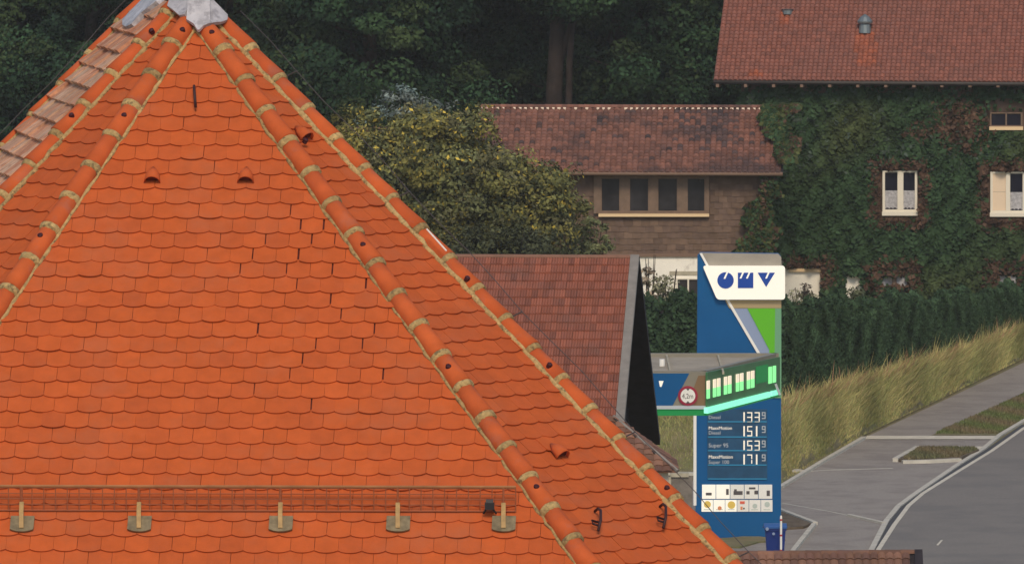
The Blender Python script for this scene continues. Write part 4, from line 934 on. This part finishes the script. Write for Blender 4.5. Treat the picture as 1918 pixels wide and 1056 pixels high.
def tile_solid(mb, poly, tf):
    n = len(poly); top, bot = [], []
    for x, y in poly:
        z = TSTEP - y*(TSTEP/TL)*.98
        top.append(tf(x, y, z + TT)); bot.append(tf(x, y, z))
    mb.prism(top, bot)
m_ = MB(); tile_solid(m_, outline(TW - .0022, TL + .05), lambda x, y, z: V((x, y, z))); to = m_.build('tile', 'clay_tile'); TILE = to.data; bpy.data.objects.remove(to)
GAPS = [(485, 460), (550, 403), (550, 432), (597, 427), (466, 490), (555, 490), (580, 462), (622, 460), (620, 510), (557, 545), (645, 595), (583, 635), (603, 660), (684, 632), (712, 632), (583, 690), (690, 660),
        (738, 715), (495, 740), (460, 690), (563, 772), (455, 520), (530, 515), (560, 715), (495, 630), (700, 540), (640, 560)]
rt_ = random.Random(31); used_gap = set()
def tile_face(face, halves, gauge_px, ref, phase_px, edge_px, ylim, stuff, parts=None, margin=.0, clipm=-.02):
    # gauge so that one row takes gauge_px at the reference point
    p0 = face.px(*ref); dy = to_px(p0 - face.up*TL)[1] - to_px(p0)[1]; ga = TL*gauge_px/dy
    b0 = face.uv(face.px(*phase_px))[1]; a0 = face.uv(face.px(*edge_px))[0]
    vmin = min(face.uv(p)[1] for p in E if abs((p - face.o).dot(face.n)) < .01); vmax = face.uv(face.px(*ylim))[1]
    k0 = int(math.floor((vmin - b0)/ga)); k1 = int(math.ceil((vmax - b0)/ga))
    ka = math.radians(.3)
    for k in range(k0, k1 + 1):
        b = b0 + k*ga; sh_ = TW*.5*(k % 2)
        us = []
        for a, nn in halves:       # where this row meets each hip
            for bb in (b, b + TL): us.append(a.x + (a.y - bb)*nn.y/nn.x)
        if len(us) < 4: continue
        i0, i1 = int(math.floor((min(us) - a0)/TW)) - 1, int(math.ceil((max(us) - a0)/TW)) + 1
        rowj = rt_.uniform(-.004, .004)
        for i in range(i0, i1 + 1):
            ac = a0 + (i + .5)*TW + sh_ + rowj + rt_.uniform(-.0012, .0012); bc = b + rt_.uniform(-.003, .003)
            ang_ = rt_.gauss(0, ka); lift_ = rt_.uniform(0, .003) + (.006 if rt_.random() < .03 else 0); wsc = 1.0
            xe, ye = to_px(face.xyz(ac + TW/2, bc + ga*.55))
            if parts is not None:
                for gi, (gx, gy) in enumerate(GAPS):
                    if abs(gx - xe) < 22 and abs(gy - ye) < 14 and gi not in used_gap: used_gap.add(gi); wsc = rt_.uniform(.925, .975); ac -= TW*(1 - wsc)/2; break
            ca, sa = math.cos(ang_), math.sin(ang_)
            poly = [(ac + (x*ca*wsc - y*sa), bc + (x*sa + y*ca)) for x, y in outline(TW - .0022, TL + .05)]
            ds = [min((V(p) - a).dot(nn) for p in poly) for a, nn in halves]
            if min(ds) >= clipm:
                full = True
            else:
                full = False
                for hi_, (a, nn) in enumerate(halves): poly = clip(poly, a + nn*(clipm if parts is None or hi_ == 0 else rt_.choice([-.02, .02, .06, .085])), nn)
                if len(poly) < 3: continue
                ar = abs(sum(poly[q][0]*poly[(q+1) % len(poly)][1] - poly[(q+1) % len(poly)][0]*poly[q][1] for q in range(len(poly))))/2
                if ar < .0015: continue
            if full and parts is not None:
                mw = Matrix((face.u, face.up, face.n)).transposed().to_4x4(); mw.translation = face.xyz(ac, bc, lift_)
                parts.append((to_px(face.xyz(ac, bc + ga/2)), mw @ Matrix.Rotation(ang_, 4, 'Z') @ Matrix.Diagonal((wsc, 1, 1, 1))))
            else:
                stuff.prism([face.xyz(x, y, TSTEP - (y - bc)*(TSTEP/TL)*.98 + lift_ + TT) for x, y in poly], [face.xyz(x, y, TSTEP - (y - bc)*(TSTEP/TL)*.98 + lift_) for x, y in poly])
    return ga
stuff = MB(); parts = []
c_ = Ff.px(365, 600)
tile_face(Ff, [half(Ff, h1L, c_), half(Ff, h1R, c_)], 28.75, (365, 830), (330, 330.5), (264, 415), (365, 62), stuff, parts)
parts.sort(key=lambda t: (not (-10 < t[0][0] < 1100 and t[0][1] < 1066), -t[0][1]))
for (sx_, sy_), mw in parts[:300]: inst(TILE, 'tile', mw, roofb)
for (sx_, sy_), mw in parts[300:]:
    stuff.add([mw @ v.co for v in TILE.vertices], [tuple(p.vertices) for p in TILE.polygons])
c_ = Fr.px(800, 560); tile_face(Fr, [half(Fr, h1R, c_), half(Fr, h2R, c_)], 26.0, (1000, 880), (1000, 880), (1000, 880), (440, 52), stuff)
c_ = Fl.px(150, 250); tile_face(Fl, [half(Fl, h1L, c_), half(Fl, h2L, c_)], 25.6, (60, 400), (60, 400), (60, 400), (330, 40), stuff)
stuff.build('remaining_tiles', 'clay_tile', roofb, kind='stuff')
st2 = MB(); c_ = Fs.px(120, 210)
def simple_rows(face, ha, hb, c, dz):
    z = ZE; k = 0
    while z < APX.z - .05:
        pa, pb = at_z(ha, z), at_z(hb, z); qa, qb = at_z(ha, z + dz), at_z(hb, z + dz); L_ = (pb - pa).length; nt_ = max(2, int(L_/.20)); 
        for i in range(nt_):
            s0, s1 = (i + rt_.uniform(.04, .16))/nt_, (i + rt_.uniform(.86, .97))/nt_
            a, b, cc, d = pa.lerp(pb, s0), pa.lerp(pb, s1), qa.lerp(qb, s1), qa.lerp(qb, s0); n0 = face.n*.045; n1 = face.n*.010; lj = face.n*rt_.uniform(0, .022)
            st2.hexa([a, b, cc, d] + [a + n0 + lj, b + n0 + lj, cc + n1 + lj, d + n1 + lj])
        z += dz; k += 1
simple_rows(Fs, h2L, h3L, c_, .135)
st2.build('side_tiles', 'weathered_tile', roofb, kind='stuff')
# the dark boarding below the tiles, gap shadow painted into its colour; the hidden slopes and the walls
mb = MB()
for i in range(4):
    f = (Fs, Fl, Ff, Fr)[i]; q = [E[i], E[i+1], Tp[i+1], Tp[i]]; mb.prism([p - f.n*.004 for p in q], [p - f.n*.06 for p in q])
mb.build('shade_boarding', 'maroon_shade', roofb)
REAR = V((APX.x - .3, APX.y + 5.5, ZE))
mb = MB(); mb.add([E[4], REAR, Tp[4]], [(0,1,2)]); mb.add([E[0], REAR, Tp[0]], [(2,1,0)]); mb.add([Tp[4], REAR, Tp[0]], [(0,1,2)])
mb.build('back_slopes', 'clay_tile', roofb)
cen = V((APX.x, APX.y, 0)); ring = [cen.lerp(V((p.x, p.y, 0)), .93) for p in E + [REAR]]
mb = MB(); mb.prism([V((p.x, p.y, 0)) for p in ring], [V((p.x, p.y, ZE + .1)) for p in ring]); mb.build('walls', 'plaster', roofb)
# hip tiles with mortar
def hip(h, fa, fb, fn, y0, dy, y1, r0=.080, collar=True, bed_a=.022, bed_b=.016):
    ax = (h[1] - h[0]).normalized(); m = (fa.n + fb.n).normalized(); m = (m - ax*m.dot(ax)).normalized(); lat = ax.cross(m).normalized()
    face = fa; ys = []; y = y0
    while y < y1: ys.append(y); y += dy
    P = [face.px(*fn(y)) for y in ys]; NS = 9
    for k in range(len(P) - 1):
        a, b = P[k], P[k+1]; L_ = (b - a).length; ra, rb_ = r0*.90, r0*1.04; vv, ff = [], []
        jl = lat*rt_.uniform(-.006, .006); tilt = rt_.uniform(-.004, .006)
        for (c, rad, lz) in ((a - ax*.02, ra, -.006), (a + ax*L_*.5, (ra + rb_)/2, .0), (b - ax*.004, rb_, .008 + tilt), (b - ax*.004, rb_ - .02, .008 + tilt)):
            for q in range(NS):
                t = math.pi*(-.06 + 1.12*q/(NS-1)); vv.append(c + jl + lat*(math.cos(t)*rad) + m*(math.sin(t)*rad*.92 + lz + .012))
        for s in range(3):
            for q in range(NS-1): ff.append((s*NS+q, s*NS+q+1, (s+1)*NS+q+1, (s+1)*NS+q))
        ff.append(tuple(range(NS)))
        mb = MB(); mb.add(vv, ff); o = mb.build('hip_tile', 'clay_hip', roofb, smooth=True)
        for p_ in o.data.polygons:
            if len(p_.vertices) > 4: p_.use_smooth = False
        if collar:
            vv, ff = [], []; wcol = rt_.uniform(.030, .046)
            for (dx, rad) in ((-.008, ra*.98), (.002, rb_ + .006), (wcol, rb_ + .002), (wcol + .01, ra*.96)):
                for q in range(13):
                    t = math.pi*(-.08 + 1.16*q/12); jj = rt_.uniform(-.005, .005); vv.append(b + jl + ax*(dx + jj) + lat*(math.cos(t)*(rad + jj*.5)) + m*(math.sin(t)*(rad + jj*.5)*.92 + .012))
            for s in range(3):
                for q in range(12): ff.append((s*13+q, s*13+q+1, (s+1)*13+q+1, (s+1)*13+q))
            mb = MB(); mb.add(vv, ff); mb.build('mortar_collar', 'mortar', roofb, smooth=True)
    for sgn, f, w in ((1, fa, bed_a), (-1, fb, bed_b)):      # mortar bedding on both sides
        if w <= 0: continue
        side = lat if lat.dot(f.n) > 0 else -lat
        pts, rs = [], []; nseg = (len(P) - 1)*5; out = side.cross(ax); 
        dirf = (f.n.cross(ax)).normalized(); dirf = dirf if dirf.dot(side) > 0 else -dirf
        for q in range(nseg + 1):
            c = P[0].lerp(P[-1], q/nseg); pts.append(c + dirf*(r0*.97 + w*.2 + rt_.uniform(-.008, .008)) + f.n*(.018 + rt_.uniform(-.005, .005))); rs.append(w*rt_.uniform(.65, 1.25))
        mb = MB(); mb.tube(pts, [q_*.82 for q_ in rs], 7); mb.build('mortar_bed', 'mortar', roofb, smooth=True)
    return P, m
hip(h1R, Ff, Fr, l1R, 40, 57.2, 1250, bed_a=.018, bed_b=.010)
P2, m2 = hip(h2R, Fr, Face(h2R[0], h2R[1], R(101)), l2R, 40, 56.2, 1250, bed_a=.030, bed_b=.012)
hip(h1L, Ff, Fl, l1L, 28, 57.4, 800, bed_a=.020, bed_b=.010)
hip(h2L, Fl, Fs, l2L, -26, 56.5, 560, bed_a=.028, bed_b=.010)
P3, m3 = hip(h3L, Fs, Face(h3L[0], h3L[1], R(-120)), l3L, -12, 58, 480, r0=.06, bed_a=.022, bed_b=0)
# knobs on the hips
for h, f, lst in ((h1R, Ff, [(397, 60), (680, 457), (840, 685), (1005, 910)]), (h1L, Ff, [(341, 55), (232, 215), (75, 440)]), (h2R, Fr, [(573, 262), (876, 520), (1030, 682), (1250, 912)]), (h2L, Fl, [(283, 57), (133, 215)])):
    m = (f.n + (Fr.n if f is Ff and h is h1R else Fl.n if f is Ff else f.n)).normalized()
    for x, y in lst:
        p = f.px(x, y, .085); mb = MB(); mb.tube([p - m*.03, p + m*.004, p + m*.012], [.020, .022, .012], 9); mb.build('screw_cap', 'knob', roofb)
# vent hoods
def vent(face, px, py, name='vent_tile'):
    p = face.px(px, py + 14, .02); NS = 9; vv, ff = [], []
    for (b, rad) in ((0, .066), (.085, .052), (.155, .012)):
        for q in range(NS): t = math.pi*q/(NS-1); vv.append(p + face.u*(math.cos(t)*rad) + face.up*b + face.n*(math.sin(t)*rad*1.15 + .012))
    for s in range(2):
        for q in range(NS-1): ff.append((s*NS+q, s*NS+q+1, (s+1)*NS+q+1, (s+1)*NS+q))
    mb = MB(); mb.add(vv, ff); vt = mb.build(name, 'clay_tile', roofb, smooth=True); vt.data.materials[0] = MATS['clay_hip']
    sol = vt.modifiers.new('s', 'SOLIDIFY'); sol.thickness = .008
    arcp = [(math.cos(math.pi*q/8)*.056, math.sin(math.pi*q/8)*.062 + .012) for q in range(9)]
    mb = MB(); mb.prism([p + face.u*a + face.n*b + face.up*.022 for a, b in arcp], [p + face.u*a + face.n*b + face.up*.03 for a, b in arcp]); mb.build('opening', 'maroon_shade', vt, roofb)
for a in ((285, 330), (460, 330)): vent(Ff, *a)
for a in ((573, 250), (1052, 845)): vent(Fr, *a)
# metal cap
def cap(face, pts, off=.11, th=.03):
    fr = [face.px(x, y, off) for x, y in pts]; mb = MB(); mb.prism(fr, [p - face.n*th for p in fr]); return mb
cap(Ff, [(350, -40), (351, 12), (349, 36), (362, 44), (370, 56), (373, 56), (381, 48), (394, 43), (392, -40)]).build('cap_sheet', 'lead', roofb)
cap(Fr, [(388, -40), (392, 44), (404, 42), (416, 41), (426, 37), (427, 28), (400, 0), (398, -40)], .10).build('cap_sheet', 'lead', roofb)
cap(Fl, [(352, -40), (352, 14), (345, 27), (336, 29), (322, 17), (313, 11), (330, -40)], .10).build('cap_sheet', 'lead', roofb)
cap(Fs, [(229, 36), (229, 47), (236, 50), (246, 45), (264, 24), (292, 2), (312, -22), (270, -6)], .08, .05).build('cap_sheet', 'lead', roofb)

# lightning conductors
def conductor(P, m, off, label, sway=.01):
    w = thing('lightning_conductor', tuple(P[0]), label, 'wire'); pts = [p + m*(off + .012*math.sin(i*1.7)) for i, p in enumerate(P)]
    mb = MB(); mb.tube(pts, .0036, 6); mb.build('cable', 'wire', w)
    for i in range(2, len(P), 4): mb = MB(); mb.tube([P[i] + m*.06, pts[i] + m*.005], .006, 6); mb.build('holder', 'wire', w)
mr_ = (m2 + V((.9, 0, 0))).normalized(); conductor(P2, mr_, .185, 'thin lightning conductor wire along the right hip of the orange roof')
ml_ = (m3 + V((-.8, 0, 0))).normalized(); conductor(P3, ml_, .12, 'thin lightning conductor wire along the left outer hip of the orange roof')
p = h2R[0]; q0, q1 = Fr.px(792, 436, .12), Fr.px(829, 477, .12); d = (q1 - q0).normalized()
mb = MB(); mb.obox((q0 + q1)/2 + V((.03, 0, .03)), d, Fr.n, d.cross(Fr.n), (q1 - q0).length/2, .004, .005); mb.build('flashing_strip', 'sign_white', roofb)

# snow guard
gp = Ff.px(400, 954, .03); sg = thing('snow_guard', tuple(gp), 'long lattice snow guard fixed across the lower orange roof slope', 'snow guard')
x0, x1 = -160, 966; ga_, gb_ = Ff.px(x0, 954 - .004*x0, .03), Ff.px(x1, 957, .03); hv = V((0, 0, .183))
d = (gb_ - ga_); mb = MB(); mb.tube([ga_ + hv, gb_ + hv], .0105, 6); mb.build('rail', 'guard_rail', sg)
mb = MB(); mb.tube([ga_, gb_], .007, 6); mb.build('rail', 'guard_bar', sg)
for fz in (.93, .70, .48, .25):
    mb = MB(); mb.tube([ga_ + hv*fz, gb_ + hv*fz], .0042, 5); mb.build('rail', 'guard_bar', sg)
nbar = int(d.length/.088)
bm_ = MB(); bm_.tube([(0, 0, 0), (0, 0, .183)], .0042, 5); bo = bm_.build('bar', 'guard_bar'); bme = bo.data; bpy.data.objects.remove(bo)
for k in range(nbar + 1): inst(bme, 'bar', Matrix.Translation(ga_ + d*(k/nbar)), sg)
for px in (-185, 40, 260, 525, 745, 943):
    if px < -150: continue
    pl = Ff.px(px, 996, .034); poly = outline(.178, .15); mb = MB(); mb.prism([pl + Ff.u*x + Ff.up*y + Ff.n*.012 for x, y in poly], [pl + Ff.u*x + Ff.up*y for x, y in poly]); br = mb.build('base_plate', 'plate', sg)
    a = Ff.px(px, 988, .05); b = Ff.px(px, 962, .07); c = V((b.x, 0, 0)); top = ga_ + d*((b.x - ga_.x)/d.x)
    path = [a, b + Ff.n*.01, top + hv*.35 - V((0, .02, 0))]
    mb = MB()
    for i in range(2):
        q = path[i+1] - path[i]; mb.obox((path[i] + path[i+1])/2, Ff.u, q.normalized(), Ff.u.cross(q.normalized()), .0165, q.length/2, .006)
    mb.build('strap', 'strap', sg)
    mb = MB(); mb.tube([top, top + hv], .008, 6); mb.build('upright', 'guard_bar', sg)
kp = Ff.px(917, 953, .05); kt = thing('clamp_box', tuple(kp), 'small black clamp box at the right end of the snow guard', 'clamp')
mb = MB(); mb.obox(kp + V((0, -.06, .03)), V((1, 0, 0)), V((0, 1, 0)), V((0, 0, 1)), .036, .03, .026); mb.build('body', 'black', kt)
mb = MB(); mb.obox(kp + V((0, -.06, .068)), V((1, 0, 0)), V((0, 1, 0)), V((0, 0, 1)), .028, .024, .012); mb.build('cap', 'wire', kt)
mb = MB(); mb.tube([kp + V((-.03, -.05, .0)), kp + V((-.045, -.03, -.03))], .008, 6); mb.tube([kp + V((.03, -.05, .0)), kp + V((.05, -.03, -.03))], .008, 6); mb.build('jaws', 'black', kt)

# roof hooks
def hook(face, px, py, hpx, label, both=True):
    base = face.px(px, py + hpx, .03); top = face.px(px - 3, py, .03); t = thing('roof_hook', tuple(base), label, 'hook'); d = top - base
    mb = MB(); mb.tube([top, top + face.n*.05 - d*.1, top.lerp(base, .35) + face.n*.09, top.lerp(base, .75) + face.n*.08, base + face.n*.03], .011, 7); mb.build('bar', 'hook_iron', t, smooth=True)
    if both:
        c = top.lerp(base, .72) + face.n*.05; mb = MB(); mb.tube([c, c - face.u*.05 + face.up*.03, c - face.u*.07 - face.up*.005, c - face.u*.03 - face.up*.03], .009, 6); mb.build('eyelet', 'hook_iron', t, smooth=True)
hook(Fr, 1117, 957, 42, 'dark iron roof hook nearer the inner hip on the right slope')
hook(Fr, 1239, 948, 46, 'dark iron roof hook close to the outer right hip')
hook(Ff, 367, 165, 42, 'dark upright roof hook just below the metal roof cap', False)

# ------------------------------------------------------------------ evening haze
hm = bpy.data.materials.new('haze_air'); hm.use_nodes = True; t_ = hm.node_tree
for nd in list(t_.nodes):
    if nd.type == 'BSDF_PRINCIPLED': t_.nodes.remove(nd)
pv = t_.nodes.new('ShaderNodeVolumePrincipled'); pv.inputs['Density'].default_value = 0.00019; pv.inputs['Color'].default_value = (1.0, 0.97, 0.92, 1); pv.inputs['Anisotropy'].default_value = 0.1
t_.links.new(pv.outputs[0], t_.nodes['Material Output'].inputs['Volume'])
MATS['haze_air'] = hm
mb = MB(); mb.box((-1000, -150, -1.2), (1000, 2600, 46)); hz_ = mb.build('haze', 'haze_air', kind='stuff')
tag(hz_, 'thin pale evening haze in the air over the whole place', 'haze')
